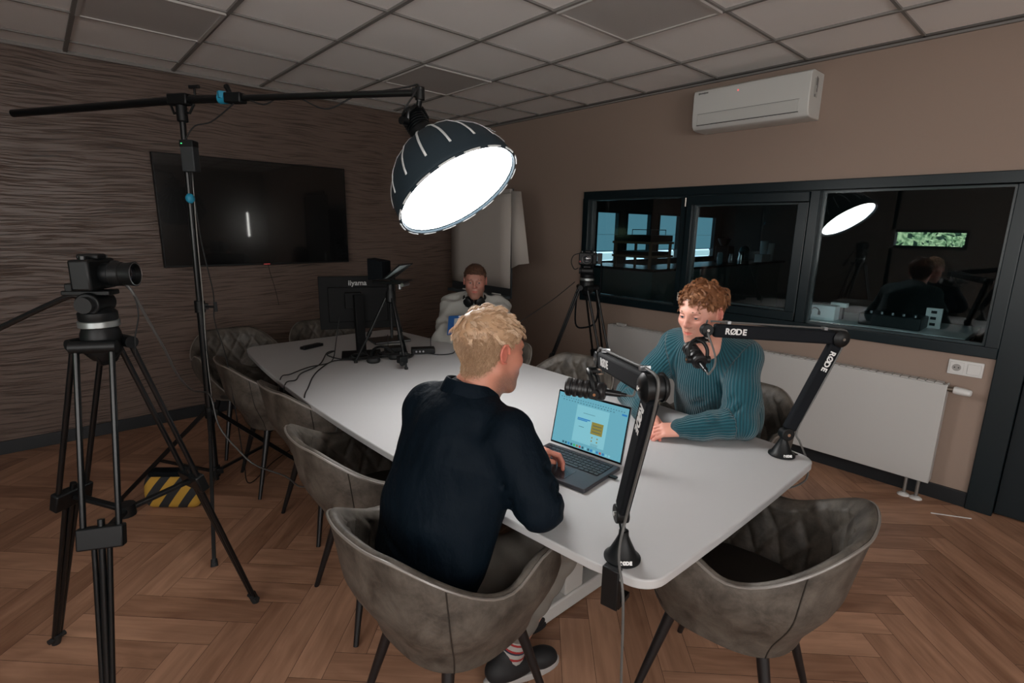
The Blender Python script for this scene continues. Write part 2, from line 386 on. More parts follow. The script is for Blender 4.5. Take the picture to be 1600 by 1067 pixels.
# ---- narrow high window in the rear wall (seen mirrored in the office glazing)
FR = mat('dark_teal_frame', (.004, .011, .0145), .34, spec=.4)
b = M()
for yy in (y0+.02, y1-.02): b.box((XB-.06, yy, (z0+z1)/2), (.08, .04, z1-z0))
for zz in (z0+.02, z1-.02): b.box((XB-.06, (y0+y1)/2, zz), (.08, y1-y0-.08, .04))
structure('window_4', b, FR)
# ---- hedge in the garden outside that window
hm = mat('hedge_leaves', (.05, .13, .06), .6, var=(14, (.26, .40, .24), .42, .6))
bb = M(); rr = random.Random(5)
for i in range(900):
    c = Vector((-7+rr.uniform(-.5, .5), rr.uniform(-2, 7), rr.uniform(0, 3.2))); s = rr.uniform(.06, .2)
    for k in range(3):
        a = rr.uniform(0, pi); q = Vector((rr.uniform(-1, 1), rr.uniform(-1, 1), rr.uniform(-1, 1))).normalized(); w = q.orthogonal().normalized(); t = q.cross(w)
        p = c+Vector((rr.uniform(-s, s), rr.uniform(-s, s), rr.uniform(-s, s)))
        bb.add([p-w*s*.5, p-t*s*.3, p+w*s*.5, p+t*s*.3], [(0, 1, 2, 3)])
bb.box((-7.6, 2.5, 1.5), (.3, 10, 3))
h = part('hedge', bb, hm); tag(h, 'leafy green hedge in daylight outside the narrow high window', 'hedge', kind='stuff')

# ---- ceiling: mineral tiles in a T-grid
TILEM = mat('mineral_tile', (.90, .89, .87), .9, bump=(420, .0012), var=(600, (.82, .81, .79), .45, .6))
TBAR = mat('ceiling_t_bar', (.20, .19, .18), .7)
b = M(); xs = [XB-.1]+[GX+TILE*i for i in range(-4, 6)]+[XR+.1]; ys = [YF-.1]+[GY+TILE*j for j in range(-9, 4)]+[YL+.1]
LAMPS = [(0, 1), (3, -2), (3, 1)]
cells = [(i, j) for i in range(len(xs)-1) for j in range(len(ys)-1)]
b.box(((XB+XR)/2, (YF+YL)/2, ZC+.06), (XR-XB+.3, YL-YF+.3, .1))
b.mat(1)
for x in xs[1:-1]: b.box((x, (YF+YL)/2, ZC+.005), (.022, YL-YF, .014))
for y in ys[1:-1]:
    for i in range(len(xs)-1): b.box(((xs[i]+xs[i+1])/2, y, ZC+.006), (xs[i+1]-xs[i]-.022, .014, .012))
for (a0, a1, c0, c1) in ((XR-.02, XR, YF, YL), (XB, XB+.02, YF, YL)): b.box(((a0+a1)/2, (c0+c1)/2, ZC-.001), (a1-a0, c1-c0, .022))
for c0 in (YL-.01, YF+.01): b.box(((XB+XR)/2, c0, ZC-.001), (XR-XB-.04, .02, .022))
structure('ceiling', b, [TILEM, TBAR])
LFR = mat('lamp_frame_white', (.45, .43, .41), .4); LDF = mat('lamp_diffuser_off', (.48, .465, .45), .35, spec=.4)
LN = ['unlit square ceiling light panel nearest the brown grained wall', 'large unlit ceiling light panel near the air conditioner, cut by the photo edge', 'unlit square ceiling light panel above the softbox']
for (i, j), lb in zip(LAMPS, LN):
    x, y = GX+TILE*(i+.5), GY+TILE*(j+.5)
    t = thing('ceiling_light', lb, 'ceiling light', (x, y, ZC-.012))
    f = M()
    for sx in (-1, 1): f.box((x+sx*.2835, y, ZC-.004), (.018, .585, .014)); f.box((x, y+sx*.2835, ZC-.004), (.549, .018, .014))
    part('frame', f, LFR, t); part('diffuser', M().box((x, y, ZC-.0005), (.549, .549, .009)), LDF, t)
    t['group'] = 'unlit ceiling light panels'

# ---- glazed partition: window_1..3 and door
GLASS = bpy.data.materials.new('window_glass'); GLASS.use_nodes = True
nt = GLASS.node_tree; nt.nodes.clear(); o_ = nt.nodes.new('ShaderNodeOutputMaterial'); g_ = nt.nodes.new('ShaderNodeBsdfGlossy'); t_ = nt.nodes.new('ShaderNodeBsdfTransparent'); x_ = nt.nodes.new('ShaderNodeMixShader'); f_ = nt.nodes.new('ShaderNodeFresnel')
g_.inputs['Roughness'].default_value = .0; t_.inputs[0].default_value = (.80, .90, .92, 1); bf_ = nt.nodes.new('ShaderNodeNewGeometry'); mm_ = nt.nodes.new('ShaderNodeMath'); mm_.operation = 'MULTIPLY_ADD'; mm_.inputs[1].default_value = 1/1.75-1.75; mm_.inputs[2].default_value = 1.75
nt.links.new(bf_.outputs['Backfacing'], mm_.inputs[0]); nt.links.new(mm_.outputs[0], f_.inputs[0]); nt.links.new(f_.outputs[0], x_.inputs[0]); nt.links.new(t_.outputs[0], x_.inputs[1]); nt.links.new(g_.outputs[0], x_.inputs[2]); nt.links.new(x_.outputs[0], o_.inputs[0])
BEAD = mat('bead_highlight', (.03, .045, .05), .25)
xf = XR+.02
def rail(b, ya, yb, za, zb, x0=XR-.028, x1=XR+.075): b.box(((x0+x1)/2, (ya+yb)/2, (za+zb)/2), (x1-x0, yb-ya, zb-za))
def pane(name, ya, yb, za, zb, label, gx=XR+.035):
    f = M()
    for (p, q, r, s) in ((ya-.014, ya, za-.014, zb+.014), (yb, yb+.014, za-.014, zb+.014), (ya, yb, za-.014, za), (ya, yb, zb, zb+.014)): rail(f, p, q, r, s, gx-.018, gx+.02)
    f.mat(1).box((gx, (ya+yb)/2, (za+zb)/2), (.004, yb-ya, zb-za))
    return structure(name, f, [BEAD, GLASS], label)
b = M()
zl, zh = WZ0+.055, WZ1-.06
rail(b, W0, W1, zh, WZ1+.005); rail(b, W0, W1, WZ0-.005, zl); rail(b, W1-.06, W1, zl, zh); rail(b, 2.22, 2.27, zl, zh); rail(b, 1.275, 1.335, zl, zh); rail(b, W0, W0+.06, zl, zh)
rail(b, .165, W0, 0, DZ); rail(b, D0-.07, .165, DZ, DZ+.07); rail(b, D0-.07, D0, 0, DZ-.001)
structure('trim_1', b, FR, 'dark teal frame around the interior windows and door', bevel=.004)
pane('window_1', 2.284, W1-.074, WZ0+.069, WZ1-.075, 'left fixed pane of the interior window')
# opening sash in the middle
sb = M(); s0, s1 = 1.338, 2.216
rail(sb, s0, s1, WZ1-.13, WZ1-.066, XR-.04, XR+.05); rail(sb, s0, s1, WZ0+.06, WZ0+.12, XR-.04, XR+.05); rail(sb, s0, s0+.065, WZ0+.12, WZ1-.13, XR-.04, XR+.05); rail(sb, s1-.05, s1, WZ0+.12, WZ1-.13, XR-.04, XR+.05)
structure('trim_2', sb, FR, 'sash of the middle interior window', bevel=.004)
pane('window_2', s0+.079, s1-.064, WZ0+.134, WZ1-.144, 'middle opening pane of the interior window', XR+.02)
pane('window_3', W0+.074, 1.261, WZ0+.069, WZ1-.075, 'right large pane of the interior window')
hg = M().cyl((XR-.042, 2.225, 1.735), (XR-.042, 2.225, 1.80), .006, n=10).cyl((XR-.042, 2.225, 1.0), (XR-.042, 2.225, 1.065), .006, n=10); structure('trim_3', hg, mat('hinge_steel', (.5, .47, .42), .35, .8), 'steel hinges of the sash')
dr = part('door_1', M().box((XR+.03, (D0+.165)/2, DZ/2+.005), (.045, .165-D0-.008, DZ-.016)), mat('dark_door', (.004, .009, .012), .5, spec=.3, bump=(500, .0004)), bevel=.003); dr['kind'] = 'structure'; dr['label'] = 'dark door at the right edge'
# sign plate on the door
sg = thing('door_sign', 'white plate with grey icons at the right edge, fixed to the dark door', 'sign', (XR+.004, .085, .93)); 
part('plate', M().box((XR+.004, .09, 1.0), (.006, .13, .155)), WHITEP, sg, bevel=.001)
for k in range(3): part('icon', M().cyl((XR+.0005, .138, .955+k*.045), (XR+.002, .138, .955+k*.045), .011, n=14), mat('icon_grey', (.12, .12, .12), .5), sg)

# ================================================================== the office beyond the glazing
KX, KY = 11.0, 5.5
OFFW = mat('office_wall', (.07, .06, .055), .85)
b = M(); wins = [(6.74, 7.36), (7.55, 8.30), (8.53, 9.27), (9.72, 10.68)]; wz0, wz1 = 1.0, 1.86; edges = [3.95]+[v for w in wins for v in w]+[KX]
for k in range(0, len(edges), 2): b.box(((edges[k]+edges[k+1])/2, KY+.05, ZC/2), (edges[k+1]-edges[k], .1, ZC))
for w in wins: b.box(((w[0]+w[1])/2, KY+.05, wz0/2), (w[1]-w[0], .1, wz0)); b.box(((w[0]+w[1])/2, KY+.05, (wz1+ZC)/2), (w[1]-w[0], .1, ZC-wz1))
b.box((KX+.05, (YF+KY)/2, ZC/2), (.1, KY-YF+.2, ZC)); b.box(((3.95+KX)/2, YF-.05, ZC/2), (KX-3.95, .1, ZC))
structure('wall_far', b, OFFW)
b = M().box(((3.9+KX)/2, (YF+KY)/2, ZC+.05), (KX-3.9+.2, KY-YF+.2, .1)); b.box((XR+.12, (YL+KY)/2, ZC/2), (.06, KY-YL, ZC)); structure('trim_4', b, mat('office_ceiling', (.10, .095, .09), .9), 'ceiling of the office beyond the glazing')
SHADE = mat('daylit_roller_shade', (.05, .09, .1), .8, emit=((.17, .40, .50), .62)); SHB = mat('daylit_gap', (.1, .1, .1), .8, emit=((.62, .85, .92), 1.0))
for k, w in enumerate(wins):
    f = M()
    for xx in (w[0]+.02, w[1]-.02): f.box((xx, KY+.02, (wz0+wz1)/2), (.04, .07, wz1-wz0))
    for zz in (wz0+.02, wz1-.02): f.box(((w[0]+w[1])/2, KY+.02, zz), (w[1]-w[0]-.08, .07, .04))
    f.mat(1).box(((w[0]+w[1])/2, KY+.07, (wz0+wz1)/2+.09), (w[1]-w[0]-.06, .01, wz1-wz0-.2)); f.mat(0).box(((w[0]+w[1])/2, KY+.055, 1.195), (w[1]-w[0]-.08, .02, .014)); f.box(((w[0]+w[1])/2, KY+.055, 1.47), (w[1]-w[0]-.08, .004, .004))
    f.mat(2).box(((w[0]+w[1])/2, KY+.07, 1.105), (w[1]-w[0]-.06, .01, .11))
    structure('window_%d' % (k+5), f, [FR, SHADE, SHB], 'daylit shaded window of the office')
# ================================================================== TABLE
TZ = .745
TOPM = mat('white_table_laminate', (.42, .422, .428), .38, spec=.45)
EDGEM = mat('white_table_edge', (.50, .49, .48), .4)
WSTEEL = mat('white_powder_coat', (.50, .49, .47), .45)
def top_outline():
    cx, yc, half = 1.487, 2.13, 1.57
    hw = lambda y: .642-.10*((y-yc)/half)**2
    pts = []; R_ = .075
    def corner(x, y, a0):
        return [(x+R_*cos(a0+k*pi/2/8), y+R_*sin(a0+k*pi/2/8)) for k in range(9)]
    y0, y1 = yc-half, yc+half
    pts += corner(cx-hw(y0)+R_, y0+R_+.004, pi)
    pts += [(cx-.45+.9*k/12, y0-.006*sin(pi*k/12)+.003) for k in range(1, 12)]
    pts += corner(cx+hw(y0)-R_, y0+R_+.004, 1.5*pi)
    pts += [(cx+hw(y), y) for y in np.linspace(y0+.16, y1-.16, 22)]
    pts += corner(cx+hw(y1)-R_, y1-R_, 0); pts += corner(cx-hw(y1)+R_, y1-R_, pi/2)
    pts += [(cx-hw(y), y) for y in np.linspace(y1-.16, y0+.16, 22)]
    return pts
tb = thing('conference_table', 'long white conference table with barrel-shaped top and white steel base', 'table', (1.487, 2.13, 0))
ol = top_outline()
part('tabletop', M().prism(ol, TZ-.026, TZ), TOPM, tb, bevel=.004, seg=3)
cb = M()
for y in (1.27, 3.0): cb.box((1.487, y, .70), (.62, .06, .035))
for x in (1.30, 1.674): cb.box((x, 2.135, .70), (.04, 1.66, .035))
part('frame', cb, WSTEEL, tb, bevel=.003)
for y in (1.27, 3.0):
    part('leg', M().box((1.487, y, .38), (.11, .075, .605)), WSTEEL, tb, bevel=.006)
    part('foot_bar', M().box((1.487, y, .042), (.80, .085, .068)), WSTEEL, tb, bevel=.008)
# ================================================================== CHAIRS
def leather(name, c1, c2, rough=.55):
    m = mat(name, c1, rough, var=(13, c2, .36, .66)); nt = m.node_tree; N = nt.nodes; L = nt.links; b = N['Principled BSDF']
    n = N.new('ShaderNodeTexNoise'); n.inputs['Scale'].default_value = 160; n.inputs['Detail'].default_value = 4; tc = N.new('ShaderNodeTexCoord'); L.new(tc.outputs['Object'], n.inputs[0])
    bp = N.new('ShaderNodeBump'); bp.inputs['Distance'].default_value = .0005; L.new(n.outputs['Fac'], bp.inputs['Height']); L.new(bp.outputs[0], b.inputs['Normal'])
    n3 = [x for x in N if x.type == 'TEX_NOISE' and x.inputs['Scale'].default_value == 13][0]; n3.inputs['Detail'].default_value = 10; n3.inputs['Roughness'].default_value = .7; n3.inputs['Distortion'].default_value = .35
    return m
SUEDE = leather('grey_brown_leather', (.032, .027, .022), (.105, .091, .076)); PIPE = mat('leather_piping', (.16, .145, .13), .3, spec=.7); CLEG = mat('black_chair_leg', (.006, .006, .007), .4)
def sstep(t): t = max(0, min(1, t)); return t*t*(3-2*t)
NS = 72
def rim_h(a):                                        # rim height against the angle from the back (0) to the front (pi)
    a = abs(a)
    if a < rad(104): return .79-.14*sstep((a-rad(24))/rad(56))+.05*sstep((a-rad(80))/rad(24))
    return .70-.26*sstep((a-rad(112))/rad(34))
def plan(a, f=1.0):
    c, s_ = -cos(a), sin(a); n = 2.7; r = 1/((abs(c)/.285)**n+(abs(s_)/.295)**n)**(1/n)
    return r*f*c, r*f*s_
def shell_pt(a, t, inset):
    """t=0 under the seat, t=1 at the rim"""
    h = rim_h(a); z0 = .375
    if t < .3: u = t/.3; f = .12+.62*u; z = z0+.018*u*u
    else:
        u = (t-.3)/.7; z = z0+.018+(h-z0-.018)*u; rise = (z-z0)/(.83-z0); f = .74+.26*sstep(min(1, rise*2.0))+.03*rise
    x, y = plan(a, f); r = sqrt(x*x+y*y); k = max(0, (r-inset)/r) if r > 0 else 0
    lean = -.055*max(0, (z-.45)/.38)**1.3*max(0, cos(a))
    return Vector((x*k+lean, y*k, z+(inset*.9 if t < .3 else 0)))
def quilt(u, v):                                      # diamond tufting depth
    p, q = (u+v) % 1, (u-v) % 1; return .013*(min(1, abs(sin(pi*p))*1.6)*min(1, abs(sin(pi*q))*1.6))**.6
def make_chair():
    t = thing('tub_chair', 'x', 'chair', off=False)
    rows = [0, .1, .2, .3, .36, .43, .5, .57, .64, .71, .78, .85, .92, .97]
    out = M(); vs = []; fs = []
    n = NS
    for r_ in rows:
        for k in range(n): vs.append(shell_pt(-pi+2*pi*k/n, r_, 0))
    m = len(rows)
    for k in range(n):                                # rounded rim
        p = shell_pt(-pi+2*pi*k/n, 1, .004); vs.append(p)
    fs += [(i*n+k, i*n+(k+1) % n, (i+1)*n+(k+1) % n, (i+1)*n+k) for i in range(m) for k in range(n)]; fs.append(tuple(range(n)))
    out.add(vs, fs)
    # seam lines of the outer shell
    o = part('outer_shell', out, SUEDE, t, ang=60)
    inn = M(); vs = []; rr_ = [1, .985, .95]+[.93-.0165*i for i in range(38)]; nn = n*3
    for j, q in enumerate(rr_):
        for k in range(nn):
            a = -pi+2*pi*k/nn; ins = [.012, .026, .034][j] if j < 3 else .036
            p = shell_pt(a, q, ins); 
            if j >= 3:
                dz = (p.z-.46)/.09; w = sstep((rim_h(a)-.52)/.12)
                qd = quilt(a*2.6, dz*.55)*w*sstep((rim_h(a)-p.z)/.03); d = Vector((-p.x, -p.y, 0)).normalized(); p += d*(qd-.004)
            p.z += [.006, .002, 0][j] if j < 3 else 0; vs.append(p)
    outer = [shell_pt(-pi+2*pi*k/nn, 1, .004) for k in range(nn)]
    o_ = len(vs); vs += outer; mm = len(rr_)
    fs = [(i*nn+k, (i+1)*nn+k, (i+1)*nn+(k+1) % nn, i*nn+(k+1) % nn) for i in range(mm-1) for k in range(nn)]+[(k, (k+1) % nn, o_+(k+1) % nn, o_+k) for k in range(nn)]
    vs.append(Vector((0, 0, .41))); c = len(vs)-1; fs += [((mm-1)*nn+k, c, (mm-1)*nn+(k+1) % nn) for k in range(nn)]
    inn.add(vs, fs); part('inner_shell', inn, SUEDE, t, ang=80)
    part('piping', M().tube([shell_pt(-pi+2*pi*k/n, 1, 0)+Vector((0, 0, -.002)) for k in range(n)], .0042, 6, closed=True), PIPE, t)
    sm = M()
    for a in (rad(47), -rad(47)): sm.tube([shell_pt(a, q, -.0012) for q in [.3+.7*i/14 for i in range(15)]], .0018, 5)
    for q, a in (('seam', 1), ('seam', -1)):
        part(q, M().tube([shell_pt(a*rad(50), .3+.7*i/16, -.0008) for i in range(17)], .002, 5), mat('seam_dark', (.02, .017, .014), .6), t)
    cu = M(); vs = []; prof = [(.0, .472), (.5, .474), (.8, .468), (.93, .455), (.97, .435), (.93, .405), (.7, .395)]
    for f_, z in prof:
        for k in range(n):
            x, y = plan(-pi+2*pi*k/n, .80*f_); vs.append((x+.012, y*.98, z))
    cu.add(vs, [(i*n+k, (i+1)*n+k, (i+1)*n+(k+1) % n, i*n+(k+1) % n) for i in range(len(prof)-1) for k in range(n)]+[tuple((len(prof)-1)*n+k for k in range(n))])
    part('seat_cushion', cu, mat('dark_seat_leather', (.022, .019, .017), .5), t, ang=60)
    for sx in (-1, 1):
        for sy in (-1, 1):
            b = M(); p0 = Vector((sx*.13, sy*.13, .385)); p1 = Vector((sx*.225, sy*.215, 0)); b.cyl(p0, p1, .019, .010, 12); part('leg', b, CLEG, t, ang=50)
    f = M(); f.bar((-.14, -.14, .368), (.14, .14, .368), .035, .012); f.bar((-.14, .14, .360), (.14, -.14, .360), .035, .012); part('under_frame', f, CLEG, t)
    return t
ch0 = make_chair()
CH = [(.82, 1.15, 4, 'grey leather tub chair under the man in the navy blazer'),
      (.94, 1.83, -3, 'empty grey leather tub chair directly behind the seated man in the navy blazer'),
      (1.06, 2.56, 3, 'dark empty tub chair on the left table side, third from the front'),
      (1.01, 3.20, -3, 'dark empty tub chair beside the light stand, farthest along the left table side'),
      (1.52, .61, 98, 'grey leather tub chair at the near table end, lower right corner'),
      (2.36, 1.09, 183, 'tub chair under the man in the teal sweater, in front of the radiator'),
      (2.10, 1.96, 188, 'empty tub chair with quilted backrest between laptop and right camera tripod'),
      (2.06, 2.60, 180, 'tub chair mostly hidden behind the blond head of the man in the blazer'),
      (2.46, 3.22, 222, 'tub chair under the man in the light grey sweatshirt'),
      (.98, 3.90, -90, 'dark tub chair at the far table end, left of the monitor stand'),
      (1.64, 3.88, -90, 'dark tub chair at the far table end, behind the monitor')]
chairs = []
for i, (x, y, a, lb) in enumerate(CH):
    c = ch0 if i == 0 else copy_thing(ch0, (x, y, 0))
    c.location = (x, y, 0); c.rotation_euler = (0, 0, rad(a)); c['label'] = lb; c['group'] = 'grey leather tub chairs around the white table'; chairs.append(c)

# ================================================================== ON THE WALLS
tv = thing('television', 'large black wall television on the brown grained wall', 'television', (1.43, YL, 1.63))
part('housing', M().box((1.43, YL-.045, 1.63), (1.455, .045, .83)), BLK, tv, bevel=.004)
part('screen', M().box((1.43, YL-.0692, 1.632), (1.437, .003, .808)), mat('tv_glass', (.001, .0015, .002), .17, spec=.28, coat=.3), tv)
part('wall_bracket', M().box((1.43, YL-.012, 1.632), (.5, .022, .4)), BLKM, tv)
lg = M().box((1.43, YL-.0712, 1.221), (.05, .001, .007))
part('brand_mark', lg, mat('dim_red', (.2, .02, .02), .5, emit=((.5, .05, .05), .4)), tv)
cbl = M(); part('cable', M().tube(smooth_path([(1.45, YL-.03, 1.22), (1.47, YL-.012, 1.13), (1.5, YL-.008, 1.0), (1.52, YL-.008, .86)]), .0022, 6), BLKR, tv)

AC = mat('ac_white', (.55, .56, .54), .35); ACD = mat('ac_dark', (.02, .02, .02), .5)
a = thing('air_conditioner', 'white wall-mounted air conditioner above the interior windows', 'air conditioner', (XR, 1.72, 2.28))
ya, yb = 1.355, 2.135
prof = [(0, .0), (.0, .275), (.165, .275), (.198, .262), (.205, .235), (.204, .085), (.196, .03), (.175, .006), (.14, 0)]
b = M(); P2 = [(-x, z) for x, z in prof]; T = Matrix(((1, 0, 0, XR), (0, 0, 1, 0), (0, 1, 0, 2.255), (0, 0, 0, 1)))
b.prism(P2, ya, yb, T); part('body', b, AC, a, bevel=.006, seg=3)
fl = M().bar((XR-.2055, ya+.06, 2.324), (XR-.2055, yb-.045, 2.324), .004, .070); part('louvre', fl, mat('ac_louvre', (.50, .51, .49), .4), a, bevel=.001)
part('outlet_gap', M().bar((XR-.2050, ya+.055, 2.2865), (XR-.2050, yb-.04, 2.2865), .004, .004), ACD, a)
part('seam', M().bar((XR-.2052, ya+.055, 2.362), (XR-.2052, yb-.04, 2.362), .002, .002), mat('ac_seam', (.12, .12, .12), .5), a)
lg = M()
for k in range(7): lg.box((XR-.2062, yb-.043-k*.0105, 2.497), (.001, .0075, .0125 if k in (0, 4) else .009))
part('brand_mark', lg, mat('ac_logo', (.09, .09, .09), .5), a)
part('indicator', M().cyl((XR-.2045, 1.81, 2.478), (XR-.2065, 1.81, 2.478), .006, n=12), mat('red_led', (.4, .05, .05), .4, emit=((1, .2, .2), .9)), a)
st = M(); st.box((XR-.115, ya-.0012, 2.43), (.055, .001, .11)); part('energy_label', st, mat('ac_sticker', (.42, .43, .41), .5), a)
for k, (dx, dz, w, h) in enumerate([(.0, .04, .012, .05), (.016, .03, .01, .06), (-.01, -.045, .016, .016), (.012, -.012, .012, .02)]): part('label_print', M().box((XR-.115+dx, ya-.0022, 2.43+dz), (w, .0008, h)), mat('print_grey', (.12, .12, .12), .5), a)

RW = mat('radiator_white', (.47, .47, .46), .4)
r = thing('radiator', 'long white flat panel radiator below the interior windows', 'radiator', (XR, 1.66, .11))
r0, r1 = .455, 2.86
part('panel', M().box((XR-.0975, (r0+r1)/2, .415), (.012, r1-r0, .605)), RW, r, bevel=.004)
part('back_panel', M().box((XR-.045, (r0+r1)/2, .415), (.02, r1-r0-.02, .60)), RW, r, bevel=.004)
for y in (r0+.004, r1-.004): part('side_cover', M().box((XR-.063, y, .42), (.068, .008, .60)), RW, r)
g = M(); N_ = 58
for k in range(N_): g.box((XR-.07, r0+.02+(r1-r0-.04)*(k+.5)/N_, .722), (.06, (r1-r0-.04)/N_*.86, .006))
part('top_grille', g, RW, r)
part('bracket', M().box((XR-.09, r1-.14, .735), (.03, .09, .02)), RW, r, bevel=.002)
for y in (.56, .50):
    part('pipe', M().cyl((XR-.10, y, .115), (XR-.10, y, 0), .009, n=12), mat('pipe_steel', (.30, .30, .29), .35, .7), r)
    part('pipe_collar', M().lathe([(.009, .016), (.02, .013), (.032, .004), (.033, 0)], 20, tr(XR-.10, y, .0)), WHITEP, r)
part('valve', M().cyl((XR-.085, .455, .695), (XR-.085, .425, .695), .014, n=14), mat('valve_brass', (.18, .15, .12), .4, .8), r)
part('valve_knob', M().lathe([(.019, 0), (.022, .008), (.021, .045), (.018, .075), (.012, .08)], 20, frame((XR-.085, .428, .695), (1, 0, 0), (0, -1, -.05))), WHITEP, r)

sk = thing('wall_socket', 'white double wall plate with round power socket and blank switch beside the door frame', 'socket', (XR, .405, .81))
part('plate', M().box((XR-.006, .405, .812), (.012, .155, .085)), WHITEP, sk, bevel=.003)
part('socket_insert', M().box((XR-.0135, .443, .812), (.006, .062, .062)), WHITEP, sk, bevel=.002)
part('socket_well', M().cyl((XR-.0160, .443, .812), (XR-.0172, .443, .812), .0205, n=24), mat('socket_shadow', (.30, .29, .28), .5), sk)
for dy in (-.009, .009): part('socket_hole', M().cyl((XR-.0170, .443+dy, .812), (XR-.0180, .443+dy, .812), .0034, n=10), BLK, sk)
part('switch_rocker', M().box((XR-.0140, .367, .812), (.008, .058, .058)), WHITEP, sk, bevel=.002)
# ---- flip chart
fcx, y0, y1 = 3.20, 3.568, 4.49
PAP = mat('flipchart_paper', (.42, .385, .35), .85); FCB = mat('flipchart_board', (.03, .035, .04), .5)
fc = thing('flipchart', 'flip chart easel with blank paper standing in the room corner', 'flipchart', (fcx+.12, 4.03, 0))
part('board', M().box((fcx+.012, 4.03, 1.40), (.018, y1-y0, .98)), FCB, fc, bevel=.003)
pp = M(); V = []
for i in range(9):
    for j in range(7): V.append((fcx-.004-.006*sin(j*1.1+i*.3)*(i/8), y0+.005+(y1-y0-.01)*j/6, 1.852-(1.852-1.005)*i/8))
pp.add(V, [(i*7+j, i*7+j+1, i*7+j+8, i*7+j+7) for i in range(8) for j in range(6)]); o_ = part('paper_pad', pp, PAP, fc); md = o_.modifiers.new('s', 'SOLIDIFY'); md.thickness = .004
part('pad_clamp', M().box((fcx-.01, 4.03, 1.868), (.03, y1-y0, .035)), mat('clamp_grey', (.33, .31, .29), .5), fc, bevel=.003)
flp = M().add([(fcx-.01, y0-.002, 1.868), (fcx+.08, y0-.03, 1.868), (fcx+.03, y0-.205, 1.245), (fcx-.01, y0-.11, 1.23), (fcx+.0, y0-.005, 1.19)], [(0, 1, 2, 3, 4)]); o_ = part('flipped_sheet', flp, PAP, fc, 'paper sheet folded back over the side'); md = o_.modifiers.new('s', 'SOLIDIFY'); md.thickness = .003
part('pen_tray', M().box((fcx-.03, 4.03, .92), (.07, y1-y0-.02, .03)), mat('tray_teal', (.05, .065, .075), .4), fc, bevel=.004)
for y in (3.72, 4.18): part('marker', M().cyl((fcx-.045, y-.06, .943), (fcx-.045, y+.06, .943), .008, n=10), WHITEP, fc)
for y, x1 in ((3.66, fcx-.12), (4.42, fcx-.12)): part('leg', M().cyl((fcx+.035, y, 1.8), (fcx+.03, y+(y-4.04)*.15, 0.0), .012, n=10), FCB, fc)
part('leg', M().cyl((fcx+.03, 4.03, 1.8), (fcx+.42, 4.03, 0.0), .012, n=10), FCB, fc)
# ---- strip of light on the floor by the door frame, modelled as a thin pale rod
cl = part('light_strip', M().cyl((3.60, .40, .003), (3.70, .235, .003), .003, n=8), WHITEP, loc=(3.65, .32, 0)); tag(cl, 'short pale rod standing in for a strip of light by the door frame', 'strip')

# ================================================================== IN THE OFFICE BEYOND THE GLAZING
CT = mat('bar_front', (.14, .20, .20), .5); CTT = mat('bar_top', (.035, .03, .028), .25)
k = thing('bar_counter', 'long dark L-shaped bar counter in the office behind the glass', 'counter', (6.1, 4.0, 0))
part('front_panel', M().prism([(6.15, 4.0), (10.4, 4.0), (10.4, 4.5), (6.7, 4.5), (6.7, 5.2), (6.15, 5.2)], 0, 1.0), CT, k)
part('worktop', M().prism([(6.08, 3.94), (10.45, 3.94), (10.45, 4.56), (6.76, 4.56), (6.76, 5.25), (6.08, 5.25)], 1.0, 1.035), CTT, k, bevel=.004)
WD = mat('stand_wood', (.22, .14, .09), .5); ZT = 1.036
s_ = thing('display_stand', 'open wooden two-tier stand on the bar corner behind the glass', 'stand', (6.35, 4.25, ZT))
for x in (6.14, 6.62):
    for y in (4.05, 4.62): part('post', M().box((x, y, ZT+.165), (.03, .03, .33)), WD, s_)
for z in (ZT+.16, ZT+.345): part('shelf', M().box((6.38, 4.335, z), (.56, .64, .03)), WD, s_)
part('tray', M().box((6.38, 4.335, ZT+.20), (.50, .56, .05)), BLK, s_)
bx = thing('pastry_case', 'black box with glass lid on top of the wooden stand', 'case', (6.38, 4.335, ZT+.36))
part('tub', M().box((6.38, 4.335, ZT+.405), (.54, .6, .085)), BLK, bx, bevel=.006)
lid = M()
for (p, q) in (((6.2, 4.1), (6.2, 4.4)), ((6.2, 4.4), (6.56, 4.4)), ((6.56, 4.4), (6.56, 4.1)), ((6.56, 4.1), (6.2, 4.1))):
    lid.cyl((*p, ZT+.52), (*q, ZT+.52), .006, n=6); lid.cyl((*p, ZT+.45), (*p, ZT+.52), .005, n=6)
part('lid_frame', lid, GREYM, bx)
g = thing('coffee_grinder', 'black coffee machine on the bar against the rightmost daylit window', 'coffee machine', (8.55, 4.2, ZT))
part('body', M().box((8.55, 4.2, ZT+.14), (.22, .24, .28)), BLK, g, bevel=.02); part('hopper', M().lathe([(.05, 0), (.1, .1), (.105, .12)], 16, tr(8.5, 4.2, ZT+.28)), BLK, g); part('jug', M().lathe([(.045, .01), (.055, .06), (.04, .14), (.045, .16)], 16, tr(8.46, 4.03, ZT)), GREYM, g); part('arm', M().bar((8.62, 4.2, ZT+.41), (8.36, 4.16, ZT+.415), .03, .03), BLK, g)
def lat(name, x, y, prof, m, lb, cat, grp=None, z=ZT):
    b = M().lathe(prof, 18, tr(x, y, z)); o = part(name, b, m, loc=(x, y, z)); tag(o, lb, cat, grp); return o
STEEL = mat('jug_steel', (.5, .5, .5), .2, 1)
lat('milk_jug', 9.0, 4.12, [(.05, 0), (.056, .05), (.042, .13), (.05, .18)], STEEL, 'steel milk jug on the bar right of the coffee machine', 'jug')
lat('glass_jar', 8.2, 4.1, [(.04, 0), (.045, .02), (.045, .16), (.03, .19)], mat('pale_blue_glass', (.2, .35, .4), .1), 'pale glass jar on the bar left of the coffee machine', 'jar')
CUP = mat('paper_cup', (.55, .57, .57), .6)
